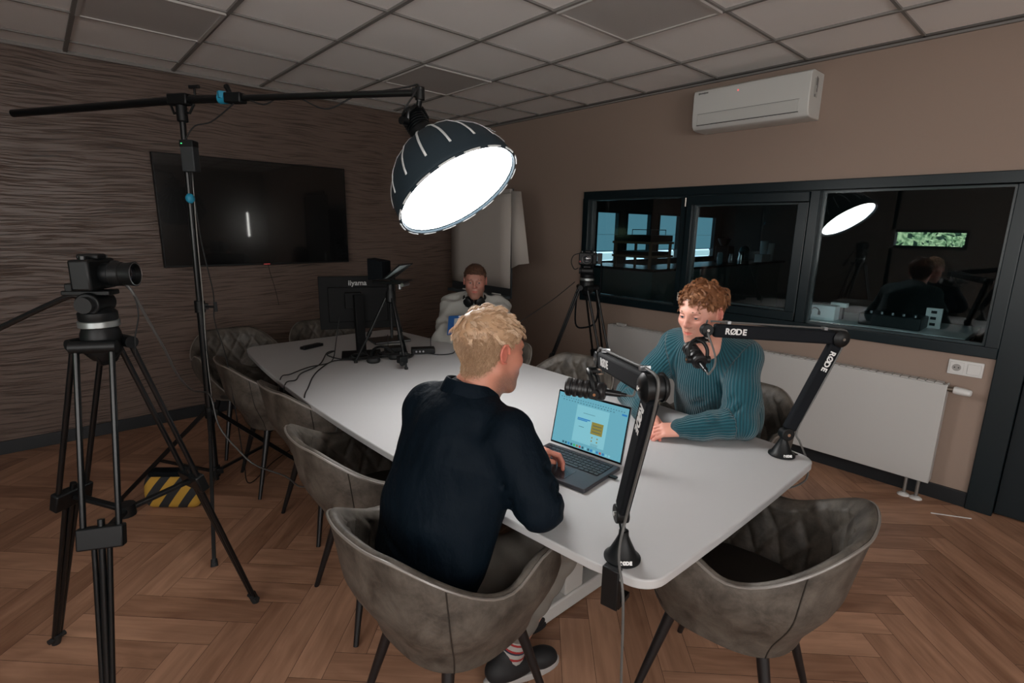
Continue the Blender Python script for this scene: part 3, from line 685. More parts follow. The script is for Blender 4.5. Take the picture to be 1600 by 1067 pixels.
lat('cup_stack', 9.95, 4.15, [(.05, 0), (.066, .22), (.07, .35), (.05, .36)], CUP, 'tall grey paper cup stack on the bar, left one of the pair', 'cups', 'paper cup stacks on the bar')
lat('cup_stack', 10.12, 4.1, [(.05, 0), (.06, .2), (.066, .31), (.05, .32)], CUP, 'slimmer grey paper cup stack on the bar, right one of the pair', 'cups', 'paper cup stacks on the bar')
lat('storage_jar', 9.5, 4.3, [(.08, 0), (.085, .2), (.06, .25), (.03, .27)], mat('jar_dark', (.06, .07, .07), .3), 'dark lidded jar on the bar left of the paper cups', 'jar')
o_ = part('napkin_box', M().box((9.62, 4.02, ZT+.065), (.35, .13, .13)), CUP, loc=(9.62, 4.05, ZT)); tag(o_, 'low grey box on the bar in front of the paper cups', 'box')
# desk against the other side of the glass
dk = thing('office_desk', 'white desk against the far side of the right window', 'desk', (4.32, .95, 0))
part('desktop', M().box((4.30, .95, .94), (.62, 1.0, .03)), mat('desk_white', (.85, .86, .86), .4), dk, bevel=.003)
for x in (4.03, 4.57):
    for y in (.49, 1.41): part('leg', M().box((x, y, .4625), (.04, .04, .925)), BLKM, dk)
o_ = thing('headphone_box', 'white product box printed with headphones, behind the right window', 'box', (4.10, 1.30, .955))
part('carton', M().box((4.10, 1.26, 1.005), (.10, .20, .10)), mat('carton_white', (.75, .77, .77), .6), o_, bevel=.001)
hp = M(); hp.tube([(4.048, 1.285+.028*cos(t_), 1.005+.03*sin(t_)) for t_ in np.linspace(0, pi, 10)], .004, 6); part('headphone_print', hp, BLK, o_)
for y in (1.257, 1.313): part('headphone_print', M().box((4.0478, y, 1.0), (.003, .016, .026)), BLK, o_)
o_ = thing('small_white_box', 'small white slotted box in front of the headphone carton behind the glass', 'box', (4.12, 1.10, .955)); part('shell', M().box((4.2, 1.18, .99+.065), (.05, .1, .03)), mat('box_white', (.75, .75, .73), .6), o_); part('foot', M().box((4.2, 1.18, .9975), (.04, .06, .085)), BLK, o_)
mx_ = thing('audio_mixer', 'black audio mixer with knobs on the desk behind the right window', 'mixer', (4.15, .86, .955))
part('chassis', M().box((4.17, .85, .995), (.22, .34, .08)), BLK, mx_, bevel=.008)
for i in range(5): part('knob', M().cyl((4.10, .72+i*.06, 1.035), (4.10, .72+i*.06, 1.05), .009, n=10), GREYM, mx_)
o_ = thing('switch_panel', 'white upright panel with three dark openings behind the right window', 'panel', (4.22, .63, .955)); part('plate', M().box((4.30, .66, 1.02), (.02, .085, .13)), mat('panel_white', (.75, .75, .73), .5), o_, bevel=.002)
for i in range(3): part('opening', M().box((4.2885, .66, .98+i*.04), (.003, .03, .018)), BLK, o_)
# ================================================================== SOFTBOX ON A BOOM STAND
SC = Vector((1.351, 1.841, 1.692)); SN = Vector((.169, -.595, -.785)).normalized(); SR = .275
SF = frame(SC, SN.cross(Vector((0, 0, 1))).normalized(), -SN)        # local +z points out of the back
NAVYF = mat('softbox_fabric', (.007, .020, .030), .75, bump=(400, .0006))
DIFF = mat('softbox_diffuser', (.8, .8, .8), .9, emit=((1.0, .985, .965), SOFTBOX_RADIANCE))
STRIPE = mat('reflective_stripe', (.62, .65, .66), .45); 
pole_top = Vector((.604, 3.04, 2.118)); head_end = Vector((1.29, 2.03, 2.10)); tail = Vector((.005, 3.69, 2.06)); pole_bot = Vector((.575, 3.05, .10))
sb_ = thing('softbox', 'round glowing softbox with dark blue ribbed dome hanging over the table', 'softbox', tuple(SC))
prof = [(.275, 0), (.274, .02), (.269, .06), (.252, .115), (.222, .165), (.178, .215), (.125, .255), (.075, .28), (.055, .30)]
d = M(); n = 32; vs = []
for r_, z in prof:
    for k in range(n): q = 1-.022*(k % 2)*min(1, z/.1); vs.append((r_*q*cos(2*pi*k/n), r_*q*sin(2*pi*k/n), z))
d.add(vs, [(i*n+k, i*n+(k+1) % n, (i+1)*n+(k+1) % n, (i+1)*n+k) for i in range(len(prof)-1) for k in range(n)], SF)
o_ = part('dome', d, NAVYF, sb_, ang=70); md = o_.modifiers.new('s', 'SOLIDIFY'); md.thickness = .003
dd = M(); vs = [(0, 0, -.004)]; 
for r_ in (.09, .18, .262):
    for k in range(48): vs.append((r_*cos(2*pi*k/48), r_*sin(2*pi*k/48), -.004+.012*(r_/.262)**2))
fs = [(0, 1+(k+1) % 48, 1+k) for k in range(48)]+[(1+i*48+k, 1+i*48+(k+1) % 48, 1+(i+1)*48+(k+1) % 48, 1+(i+1)*48+k) for i in range(2) for k in range(48)]
dd.add(vs, fs, SF); part('diffuser', dd, DIFF, sb_, 'glowing white diffuser cloth', ang=80)
part('rim', M().tube([SF @ Vector((.272*cos(2*pi*k/48), .272*sin(2*pi*k/48), 0)) for k in range(48)], .006, 6, closed=True), NAVYF, sb_)
for k in range(16):
    a0 = 2*pi*k/16; st = M(); vs = []
    for r_, z in [(.2690, .062), (.262, .09), (.252, .115), (.238, .142), (.222, .165), (.178, .215), (.125, .255), (.095, .272)]:
        w = .0048 if r_ > .12 else .0036
        for s_ in (-1, 1): vs.append(((r_+.0025)*cos(a0)-s_*w*sin(a0), (r_+.0025)*sin(a0)+s_*w*cos(a0), z+.002))
    st.add(vs, [(2*i, 2*i+1, 2*i+3, 2*i+2) for i in range(7)], SF); o_ = part('rib_stripe', st, STRIPE, sb_); md = o_.modifiers.new('s', 'SOLIDIFY'); md.thickness = .002
    st = M().tube([SF @ Vector((.277*cos(a0+t_), .277*sin(a0+t_), -.004)) for t_ in (.07, .196, .322)], .0035, 6); part('rim_tab', st, STRIPE, sb_)
lt = M(); Tt = SF @ rot('Z', rad(22)); 
i_odd = lambda i: i % 2 == 1
for i in range(6):
    zz = .20-.019*i; rr_ = np.interp(zz, [.06, .115, .165, .215], [.269, .252, .222, .178])+.004
    T_ = SF @ rot('Z', rad(-5.5)) @ tr(rr_, 0, zz); nrm = Vector((.8, 0, .6)); dn = Vector((.6, 0, -.8))
    T_ = SF @ rot('Z', rad(101.2)) @ frame((rr_, 0, zz), dn, nrm); lt.box((0, 0, 0), (.011, .018 if i_odd(i) else .026, .0012), T_); lt.box((.004, .004 if i_odd(i) else -.006, 0), (.014, .005, .0012), T_)
part('lettering', lt, STRIPE, sb_)
lh = thing('studio_light', 'black lamp head behind the glowing softbox', 'lamp', tuple(SF @ Vector((0, 0, .3))))
part('lamp_body', M().lathe([(.052, .295), (.052, .33), (.046, .34), (.046, .42), (.04, .43)], 24, SF), BLK, lh, ang=30)
fn = M()
for k in range(6): fn.lathe([(.046, .345+k*.012), (.052, .347+k*.012), (.052, .351+k*.012), (.046, .353+k*.012)], 20, SF)
part('cooling_fins', fn, BLKM, lh)
b0 = SF @ Vector((0, 0, .365)); ax = (SF.to_3x3() @ Vector((1, 0, 0))).normalized(); up = (head_end-b0); top = b0+up*.55
for s_ in (-1, 1): part('yoke_arm', M().tube([b0+ax*.056*s_, b0+ax*.06*s_+up*.3, top+ax*.02*s_, top], .009, 8), BLKM, lh)
part('yoke_knob', M().cyl(b0+ax*.06, b0+ax*.095, .016, n=12), BLKM, lh)
part('spigot', M().cyl(top, head_end-Vector((0, 0, .02)), .012, n=12).cyl(top+up*.2, top+up*.6, .017, n=12), BLKM, lh)
# stand
ls = thing('boom_stand', 'tall black light stand with a long boom arm and tripod base', 'light stand', (.575, 3.05, 0))
pd_ = (pole_top-pole_bot).normalized(); pp_ = lambda z: pole_bot+pd_*((z-pole_bot.z)/pd_.z)
part('lower_pole', M().cyl(pp_(.17), pp_(1.16), .0175, n=14), BLKM, ls); part('upper_pole', M().cyl(pp_(1.10), pp_(2.06), .0135, n=14), BLKM, ls)
for z in (.56, .22, 1.13): part('collar', M().cyl(pp_(z-.03), pp_(z+.03), .025, n=14).box(tuple(pp_(z)+Vector((.02, -.01, 0))), (.03, .03, .03)), BLK, ls, bevel=.002)
part('clamp_knob', M().cyl(pp_(1.13)+Vector((.02, -.02, 0)), pp_(1.13)+Vector((.06, -.055, .0)), .006, n=8).bar(pp_(1.13)+Vector((.06, -.055, -.025)), pp_(1.13)+Vector((.06, -.055, .025)), .01, .014), BLK, ls)
f1 = Vector((.425, 2.493, 0)); base = Vector((.575, 3.05, 0)); dv = f1-base; 
for k in range(3):
    dk_ = rot('Z', rad(120*k)) @ dv; foot = base+dk_; hub = pp_(.56)+dk_.normalized()*.025
    lg = M().bar(hub, foot+Vector((0, 0, .012)), .016, .022); lgo = part('leg', lg, BLKM, ls, bevel=.002)
    part('rubber_foot', M().cyl(foot+Vector((0, 0, .0)), foot+Vector((0, 0, .03))-dk_.normalized()*.015, .016, .013, 12), BLKR, lgo)
    part('brace', M().bar(pp_(.22)+dk_.normalized()*.022, hub.lerp(foot, .52), .012, .014), BLKM, ls)
bd = (head_end-pole_top).normalized(); bt_ = (pole_top-tail).normalized()
part('boom_tube', M().tube([tail, pole_top, pole_top+bd*.25], .0185, 16).cyl(pole_top+bd*.2, head_end-bd*.02, .0145, n=16), BLKM, ls, ang=50)
part('boom_end_cap', M().cyl(tail-bt_*.012, tail, .009, n=12), GREYM, ls)
part('boom_head', M().cyl(head_end+Vector((0, 0, -.03)), head_end+Vector((0, 0, .022)), .02, n=16).bar(head_end-bd*.03, head_end, .034, .034), BLKM, ls, bevel=.002)
part('boom_clamp', M().bar(pole_top-bd*.055, pole_top+bd*.055, .055, .05).cyl(pole_top+Vector((0, 0, -.10)), pole_top+Vector((0, 0, -.02)), .024, n=14), BLK, ls, bevel=.006)
for s_, L_ in ((-1, .06), (1, .075)): part('clamp_handle', M().tube([pole_top+Vector((0, 0, -.05)), pole_top+bd*s_*.045+Vector((0, 0, -.06)), pole_top+bd*s_*L_+Vector((0, 0, -.02))], .006, 8), BLK, ls)
kn = pole_top+bd*.085; part('clamp_wing_nut', M().cyl(kn, kn+Vector((0, 0, .055)), .006, n=8).bar(kn+Vector((0, 0, .055))-bd*.028, kn+Vector((0, 0, .055))+bd*.028, .014, .014), BLK, ls, bevel=.003)
# tape, driver box and cables on the stand
tp = pole_top+bd*.245; o_ = part('tape', M().cyl(tp-bd*.022, tp+bd*.022, .024, n=12).box(tuple(tp+Vector((-.012, -.008, .012))), (.03, .03, .03)), CYAN, loc=tuple(tp)); tag(o_, 'bright blue tape knot around the boom tube', 'tape', 'blue tape knots')
tp = pp_(1.665)+Vector((-.004, -.03, 0)); o_ = part('tape', M().sph(tuple(tp), (.021, .018, .024), 10), CYAN, loc=tuple(tp)); tag(o_, 'bright blue tape knot on the upright pole below the driver box', 'tape', 'blue tape knots')
cl_ = pole_top+bd*.30; o_ = part('boom_clip', M().bar(cl_-bd*.04, cl_+bd*.05, .05, .045).bar(cl_-bd*.01, cl_-bd*.04+Vector((0, 0, .06)), .02, .02), BLK, loc=tuple(cl_), bevel=.006); tag(o_, 'small black spring clip on the boom beside the blue tape', 'clip')
db = thing('power_brick', 'dark grey battery adapter box strapped to the light stand pole', 'power adapter', tuple(pp_(1.86)))
R_ = frame(pp_(1.87)+Vector((.0, -.04, 0)), (.74, -.67, 0), (.0, 0, 1)); part('casing', M().box((.012, 0, -.01), (.062, .05, .145), R_), mat('adapter_grey', (.014, .018, .021), .55), db, bevel=.004)
part('upper_cover', M().box((.012, 0, .045), (.064, .052, .03), R_), BLK, db, bevel=.003); part('status_light', M().box((-.008, -.0265, .045), (.006, .002, .004), R_), mat('green_led', (0, .3, .05), .4, emit=((.1, 1, .3), 1.2)), db)
def cable(name, pts, r, m, lb, k=7, grp=None):
    o = part(name, M().tube(smooth_path(pts, k), r, 6), m, loc=tuple(pts[0])); return tag(o, lb, 'cable', grp)
bp_ = lambda t_: pole_top.lerp(head_end, (t_-.46)/.54)
cable('cable', [bp_(.60)+Vector((0, -.02, .02)), bp_(.66)+Vector((0, 0, -.03)), bp_(.72)+Vector((0, 0, .012)), bp_(.80)+Vector((0, 0, -.055)), bp_(.87)+Vector((0, 0, -.005)), bp_(.97)+Vector((0, 0, .022)), head_end+Vector((-.02, -.02, .02)), head_end+Vector((-.085, -.03, -.07)), b0+Vector((-.07, .0, .03))], .0035, BLKR, 'black power cable wound along the boom to the lamp')
g0 = pp_(1.94)+Vector((.0, -.03, 0)); cable('cable', [cl_+Vector((0, 0, -.02)), pole_top+bd*.16+Vector((0, -.01, -.10)), pole_top+bd*.06+Vector((0, -.02, -.12)), g0], .0032, BLKR, 'short thin cable from the boom clip down to the adapter box')
cable('cable', [pp_(1.79)+Vector((.01, -.045, 0)), pp_(1.72)+Vector((.012, -.03, 0)), pp_(1.45)+Vector((.03, -.02, 0)), pp_(1.2)+Vector((.06, -.03, 0)), pp_(1.05)+Vector((.055, -.03, 0)), pp_(.85)+Vector((.10, .0, 0)), (.72, 3.1, .5), (.74, 3.12, .2), (.78, 3.2, .02), (1.0, 3.45, .006), (1.2, 3.6, .006)], .003, BLKR, 'thin black cable hanging beside the light stand pole to the floor')
for k_, m_ in ((0, BLKR), (1, mat('grey_cable', (.22, .22, .21), .5))):
    cable('cable', [pp_(1.80)+Vector((.004+.01*k_, -.035, 0)), pp_(1.5)+Vector((.012*k_, -.024, 0)), pp_(1.2)+Vector((.015*k_-.004, -.03, 0)), pp_(.9)+Vector((.006, -.028, 0)), pp_(.6)+Vector((.01, -.036, 0))], .0022, m_, ['black lead taped straight down the light stand pole', 'thin pale grey lead running down the light stand pole'][k_])
# sandbag
sg = thing('sandbag', 'yellow and black striped sandbag on the floor under the light stand', 'sandbag', (.40, 3.25, 0))
mm_ = bpy.data.materials.new('hazard_stripes'); mm_.use_nodes = True; nt = mm_.node_tree; tc = nt.nodes.new('ShaderNodeTexCoord'); sp = nt.nodes.new('ShaderNodeSeparateXYZ'); a1 = nt.nodes.new('ShaderNodeMath'); a1.operation = 'SUBTRACT'; a2 = nt.nodes.new('ShaderNodeMath'); a2.operation = 'MULTIPLY_ADD'; a2.inputs[1].default_value = 7.2; a2.inputs[2].default_value = .1; a3 = nt.nodes.new('ShaderNodeMath'); a3.operation = 'FRACT'; a4 = nt.nodes.new('ShaderNodeMath'); a4.operation = 'GREATER_THAN'; a4.inputs[1].default_value = .5
mx = nt.nodes.new('ShaderNodeMix'); mx.data_type = 'RGBA'; mx.inputs[6].default_value = (.42, .24, .03, 1); mx.inputs[7].default_value = (.012, .014, .016, 1)
yy = nt.nodes.new('ShaderNodeMath'); yy.operation = 'MULTIPLY_ADD'; yy.inputs[1].default_value = -.9
for a_, b_ in ((tc.outputs['Object'], sp.inputs[0]), (sp.outputs['X'], a1.inputs[0]), (sp.outputs['Z'], a1.inputs[1]), (sp.outputs['Y'], yy.inputs[0]), (a1.outputs[0], yy.inputs[2]), (yy.outputs[0], a2.inputs[0]), (a2.outputs[0], a3.inputs[0]), (a3.outputs[0], a4.inputs[0]), (a4.outputs[0], mx.inputs[0]), (mx.outputs[2], nt.nodes['Principled BSDF'].inputs['Base Color'])): nt.links.new(a_, b_)
nt.nodes['Principled BSDF'].inputs['Roughness'].default_value = .8
V_, F_ = isomesh(xform([cap((-.105, 0, z_), (.105, 0, z_), r_z, k=.02) for z_, r_z in ((.045, .046), (.09, .050), (.135, .046), (.17, .032))], tr(.40, 3.22, 0) @ rot('Z', rad(-40))), .008)
V_[:, 2] = np.maximum(V_[:, 2], .001); np_part('bag', [(V_, F_)], mm_, sg)
part('handle_strap', M().bar((.315, 3.29, .205), (.485, 3.15, .205), .07, .03), BLKT, sg, bevel=.008)

# ================================================================== VIDEO TRIPODS AND CAMERAS
def tripod(name, label, hub, feet, clamp_t=.48, spread=.045, legs_r=.0085, full=True, grp=None):
    hub = Vector(hub); t = thing(name, label, 'tripod', (hub.x, hub.y, min(f[2] for f in feet)), grp); cen = Vector((hub.x, hub.y, hub.z))
    part('bowl', M().lathe([(.03, -.10), (.05, -.075), (.052, -.02), (.045, .0)], 20, tr(*hub)), BLK, t)
    part('shoulder', M().lathe([(.02, -.12), (.035, -.11), (.055, -.07), (.06, -.03), (.04, -.02)], 3, tr(*hub) @ rot('Z', 0)), BLK, t, bevel=.006)
    mids = []
    for f in feet:
        f = Vector(f); dxy = Vector((f.x-hub.x, f.y-hub.y, 0)).normalized(); side = Vector((-dxy.y, dxy.x, 0)); top = hub+dxy*.055+Vector((0, 0, -.05)); mid = top.lerp(f, clamp_t); ax_ = (f-top).normalized()
        lgo = part('leg', M().cyl(top+side*spread, mid+side*spread, legs_r, n=10).cyl(top-side*spread, mid-side*spread, legs_r, n=10), BLKM, t)
        part('lower_tubes', M().cyl(mid-ax_*.05, f-ax_*.02, legs_r*1.15, n=10).cyl(mid-ax_*.02+side*spread*.45, f+side*spread*.22-ax_*.02, legs_r*.9, n=10).cyl(mid-ax_*.02-side*spread*.45, f-side*spread*.22-ax_*.02, legs_r*.9, n=10), BLKM, lgo)
        part('clamp', M().bar(mid-ax_*.03, mid+ax_*.035, spread*2+.03, .032, tuple(dxy)), BLK, lgo, bevel=.005)
        part('hinge', M().cyl(top-side*(spread+.014), top+side*(spread+.014), .019, n=12), BLK, lgo)
        part('foot', M().cyl(f, f-ax_*.05, .014, .016, 12).cyl(f-ax_*.03-side*.028, f-ax_*.03+side*.028, .010, n=10), BLKR, lgo); mids.append(mid)
    if full:
        c_ = (mids[0]+mids[1]+mids[2])/3+Vector((0, 0, -.03)); part('spreader_hub', M().cyl(c_-Vector((0, 0, .02)), c_+Vector((0, 0, .02)), .028, n=12), BLK, t)
        for m_ in mids: part('spreader_arm', M().bar(c_, m_, .022, .014), BLK, t, bevel=.003)
    return t
def fluid_head(t, base, aim, handle=True, ring=True):
    T = frame(base, aim, (0, 0, 1))
    part('pan_base', M().lathe([(.045, 0), (.05, .01), (.05, .03), (.035, .045)], 24, T), BLK, t)
    if ring: part('level_ring', M().lathe([(.0505, -.014), (.053, -.012), (.053, .004), (.0505, .006)], 28, T), mat('ring_silver', (.35, .38, .38), .35, .8), t)
    part('tilt_drum', M().cyl(T @ Vector((0, -.045, .058)), T @ Vector((0, .045, .058)), .034, n=24).box((0, 0, .04), (.05, .075, .05), T), BLK, t, bevel=.004)
    part('side_knob', M().cyl(T @ Vector((0, -.045, .058)), T @ Vector((0, -.062, .058)), .024, n=14), BLKR, t)
    part('top_plate', M().box((-.01, 0, .090), (.13, .055, .014), T).box((-.055, 0, .105), (.02, .05, .025), T), BLK, t, bevel=.003)
    if handle:
        p = [T @ Vector(q) for q in ((-.03, .055, .06), (-.08, .055, .070), (-.13, .05, .060), (-.36, .03, -.055))]
        part('pan_handle', M().tube(smooth_path(p, 5), .0085, 8), BLKM, t); part('handle_grip', M().cyl(T @ Vector((-.33, .033, -.040)), T @ Vector((-.47, .02, -.112)), .016, .019, 12), BLKR, t)
    return t, T @ tr(0, 0, .098)
def camera_body(label, T, lens=.09, base='mirrorless_camera'):
    o = T.translation; t = thing(base, label, 'camera', tuple(o))
    part('body', M().box((-.005, 0, .047), (.055, .132, .09), T), BLK, t, bevel=.007)
    part('grip', M().box((.026, .050, .045), (.03, .034, .078), T), BLKR, t, bevel=.01)
    part('viewfinder_hump', M().prism([(-.03, -.028), (.026, -.022), (.026, .022), (-.03, .028)], .09, .106, T), BLK, t, bevel=.005)
    part('lens', M().lathe([(.031, .02), (.033, .03), (.033, .045), (.036, .048), (.036, .075), (.033, .078), (.035, .02+lens-.012), (.037, .02+lens), (.030, .02+lens), (.028, .02+lens-.014)], 28, T @ tr(0, 0, .047) @ rot('Y', pi/2)), BLK, t)
    part('front_glass', M().lathe([(.0, .02+lens-.010), (.018, .02+lens-.012), (.0285, .02+lens-.015)], 24, T @ tr(0, 0, .047) @ rot('Y', pi/2)), mat('lens_glass', (.01, .01, .015), .05, spec=.9), t)
    part('lens_ring', M().tube([T @ Vector((.02+lens+.0005, .0335*cos(a), .047+.0335*sin(a))) for a in np.linspace(0, 2*pi, 28, False)], .0012, 5, closed=True), GREYM, t)
    part('dial', M().cyl(T @ Vector((0, -.045, .092)), T @ Vector((0, -.045, .102)), .011, n=14), BLKM, t); part('dial', M().cyl(T @ Vector((.005, .045, .092)), T @ Vector((.005, .045, .10)), .009, n=14), GREYM, t)
    return t
# left, in the foreground
hubL = Vector((.115, 2.0, 1.235))
tL = tripod('video_tripod', 'large black video tripod with long pan handle in the left foreground', hubL, [(-.134, 2.372, 0), (.496, 2.124, 0), (-.03, 1.70, 0)], .46)
aimL = (.83, -.56, 0); _, T_ = fluid_head(tL, hubL+Vector((0, 0, .016)), aimL)
camera_body('black mirrorless camera on the left foreground tripod, lens pointing right', T_ @ tr(.01, 0, 0))
cable('cable', [(.185, 1.955, 1.365), (.205, 1.95, 1.33), (.21, 1.95, 1.27), (.195, 1.96, 1.2), (.19, 1.97, 1.14)], .0022, BLKR, 'short thin cable hanging under the left camera lens')
GC = mat('dark_grey_cable', (.07, .07, .07), .45)
cable('cable', [(.19, 1.955, 1.368), (.205, 1.95, 1.335), (.235, 1.98, 1.25), (.28, 2.05, 1.13), (.33, 2.2, 1.0), (.42, 2.5, .85), (.53, 2.9, .72), (.585, 3.0, .66), (.60, 2.95, .50), (.66, 2.85, .38), (.72, 2.8, .30), (.80, 2.6, .29), (.80, 2.35, .33), (.86, 2.2, .45), (.92, 2.19, .66)], .0042, GC, 'long dark grey cable sagging from the left camera past the light stand')
# right, by the radiator
hubR = Vector((3.07, 2.56, 1.17)); fR = [hubR+Vector((*(Matrix.Rotation(rad(a), 2) @ Vector((-.33, .30))), 0)) for a in (0, 125, 235)]
tR = tripod('video_tripod', 'black video tripod standing between the table and the interior windows', hubR, [(f.x, f.y, 0) for f in fR], .5)
aimR = (-.83, -.56, 0); _, T_ = fluid_head(tR, hubR+Vector((0, 0, .016)), aimR, handle=False)
cR = camera_body('black camera facing the viewer on the tripod by the interior windows', T_ @ tr(.01, 0, .004), .06)
part('record_button', M().cyl(T_ @ Vector((.034, -.055, .03)), T_ @ Vector((.038, -.055, .03)), .006, n=10), mat('record_red', (.4, .01, .01), .4), cR)
part('side_monitor', M().box((.02, .088, .055), (.02, .035, .08), T_), BLK, cR, bevel=.004)
part('neck_strap', M().tube(smooth_path([T_ @ Vector(q) for q in ((0, .07, .08), (-.02, .1, 0), (-.01, .095, -.25), (0, .08, -.42), (.02, .0, -.47), (.03, -.07, -.44), (.02, -.07, -.2))], 6), .007, 5), BLKT, cR)
part('cable_loop', M().tube(smooth_path([T_ @ Vector(q) for q in ((0, -.06, .09), (.0, -.11, .07), (0, -.125, .02), (0, -.10, -.03), (0, -.07, -.02))], 6), .004, 6), BLKR, cR)
cable('cable', [(3.0, 2.62, 1.16), (2.86, 2.72, 1.02), (2.66, 2.85, .86), (2.5, 2.95, .74), (2.35, 2.93, .66)], .003, BLKR, 'thin cable from the right tripod sloping down towards the far chairs')
# on the table: small tripod with teleprompter
tfeet = [(1.339, 2.872, TZ), (1.499, 2.56, TZ), (1.70, 2.90, TZ)]; hubT = Vector((1.522, 2.757, 1.165))
tt = thing('tabletop_tripod', 'small black tripod standing on the far half of the table', 'tripod', (1.522, 2.757, TZ))
part('collar', M().lathe([(.018, -.06), (.03, -.05), (.03, .0), (.02, .02), (.02, .05), (.035, .055)], 18, tr(*hubT)), BLK, tt)
part('centre_column', M().cyl(hubT, hubT-Vector((0, 0, .27)), .009, n=10), BLKM, tt)
for f in tfeet:
    f = Vector(f); dxy = Vector((f.x-hubT.x, f.y-hubT.y, 0)).normalized(); top = hubT+dxy*.028+Vector((0, 0, -.03)); m_ = top.lerp(f, .55)
    lgo = part('leg', M().cyl(top, m_, .0095, n=10).cyl(m_, f+Vector((0, 0, .01)), .007, n=10), BLKM, tt); part('leg_lock', M().cyl(m_-(f-top).normalized()*.015, m_+(f-top).normalized()*.015, .013, n=10), BLK, lgo)
    part('foot', M().cyl(f+Vector((0, 0, .012)), f, .011, n=10), BLKR, lgo)
o_ = part('sensor_clamp', M().box((1.488, 2.585, .80), (.05, .045, .04)).cyl((1.47, 2.56, .78), (1.52, 2.60, .78), .014, n=10).cyl((1.488, 2.60, .825), (1.488, 2.60, .845), .012, n=10), BLK, loc=(1.488, 2.585, .775), bevel=.004); tag(o_, 'small black clamp on the front leg of the table tripod', 'clamp')
TT = frame(hubT+Vector((0, 0, .055)), (.55, -.83, 0), (0, 0, 1))
tel = thing('teleprompter', 'black teleprompter with pale tilted glass on the small table tripod', 'teleprompter', tuple(TT.translation))
hd = M(); hd.add([(-.02, -.055, .03), (-.02, .055, .03), (-.02, .055, .13), (-.02, -.055, .13), (-.12, -.045, .02), (-.12, .045, .02), (-.12, .045, .145), (-.12, -.045, .145)], [(0, 3, 2, 1), (4, 5, 6, 7), (0, 1, 5, 4), (2, 3, 7, 6), (0, 4, 7, 3), (1, 2, 6, 5)], TT)
part('hood', hd, BLKT, tel, bevel=.004); part('base_plate', M().box((0, 0, .008), (.2, .07, .014), TT), BLKM, tel, bevel=.002)
GL2 = mat('prompter_glass', (.24, .29, .30), .12, spec=.8)
gl = M().add([(.0, -.075, .035), (.0, .075, .035), (.105, .085, .115), (.105, -.085, .115)], [(0, 1, 2, 3)], TT); o_ = part('beam_splitter', gl, GL2, tel); md = o_.modifiers.new('s', 'SOLIDIFY'); md.thickness = .003
fr_ = M()
for p, q in (((0, -.075, .035), (0, .075, .035)), ((0, .075, .035), (.105, .085, .115)), ((.105, .085, .115), (.105, -.085, .115)), ((.105, -.085, .115), (0, -.075, .035)), ((.05, -.08, .077), (.05, .08, .077))): fr_.bar(TT @ Vector(p), TT @ Vector(q), .007, .007)
part('glass_frame', fr_, BLK, tel); part('phone_tray', M().box((.075, 0, .02), (.09, .12, .008), TT), BLKM, tel, bevel=.002)
part('tray_knob', M().cyl(TT @ Vector((.06, 0, -.03)), TT @ Vector((.06, 0, .016)), .012, n=10).cyl(TT @ Vector((.10, -.05, .0)), TT @ Vector((.10, .03, .0)), .011, n=10), GREYM, tel)
# monitor seen from behind
MBK = mat('monitor_black', (.005, .0055, .006), .65, spec=.15)
mo = thing('computer_monitor', 'black computer monitor seen from behind on the far end of the table', 'monitor', (1.45, 3.02, TZ))
MT = frame((1.483, 3.103, 1.07), (.9, -.43, 0), (0, 0, 1))
part('display_housing', M().box((0, .012, 0), (.47, .022, .335), MT).box((0, -.006, -.01), (.36, .02, .22), MT), MBK, mo, bevel=.004)
part('display_screen', M().box((0, .0245, 0), (.45, .002, .31), MT), mat('monitor_glass', (.003, .003, .004), .2), mo)
lg = M(); text('iiyama', .045, MT @ frame((.0, -.0006, .125), (1, 0, 0), (0, -1, 0)), lg, .0006, .0008); part('brand_mark', lg, mat('logo_grey', (.30, .31, .31), .4), mo)
part('stand_column', M().bar((1.455, 3.03, TZ+.02), (1.455, 3.045, 1.13), .058, .03, (0, 1, 0)), MBK, mo, bevel=.004)
part('stand_bracket', M().box((-.03, -.03, .02), (.1, .05, .1), MT), MBK, mo, bevel=.004); part('stand_base', M().box((0, 0, 0), (.24, .19, .014), tr(1.45, 3.02, TZ+.008) @ rot('Z', rad(-25))), MBK, mo, bevel=.004)
# small electronics on the far end
def slab(name, c, d, rz, m, lb, cat, bev=.004, extra=None):
    T = tr(*c) @ rot('Z', rad(rz)); t = thing(name, lb, cat, (c[0], c[1], c[2]-d[2]/2)); part('casing', M().box((0, 0, 0), d, T), m, t, bevel=bev)
    if extra: extra(t, T)
    return t
slab('remote_control', (1.29, 3.42, TZ+.011), (.16, .045, .02), 20, BLK, 'black remote control on the far left of the table', 'remote', .005, lambda t, T: part('button_pad', M().box((0, 0, .011), (.12, .03, .003), T), BLKR, t))
slab('closed_tablet', (1.80, 3.30, TZ+.010), (.26, .18, .018), -10, mat('tablet_black', (.008, .009, .01), .3), 'flat black tablet at the far edge of the table behind the tripod', 'tablet', .004, lambda t, T: part('cover_edge', M().box((0, -.091, 0), (.25, .003, .008), T), GREYM, t))
def rc(t, T):
    for i in range(3): part('socket', M().cyl(T @ Vector((-.045+i*.022, -.036, .0)), T @ Vector((-.045+i*.022, -.0385, .0)), .006, n=12), GREYM, t)
    part('antenna', M().cyl(T @ Vector((.05, 0, .015)), T @ Vector((.05, 0, .095)), .0022, n=6), BLK, t)
slab('wireless_receiver', (1.79, 2.84, TZ+.019), (.15, .07, .036), -28, BLK, 'black wireless receiver box with thin antenna beside the table tripod', 'receiver', .004, rc)
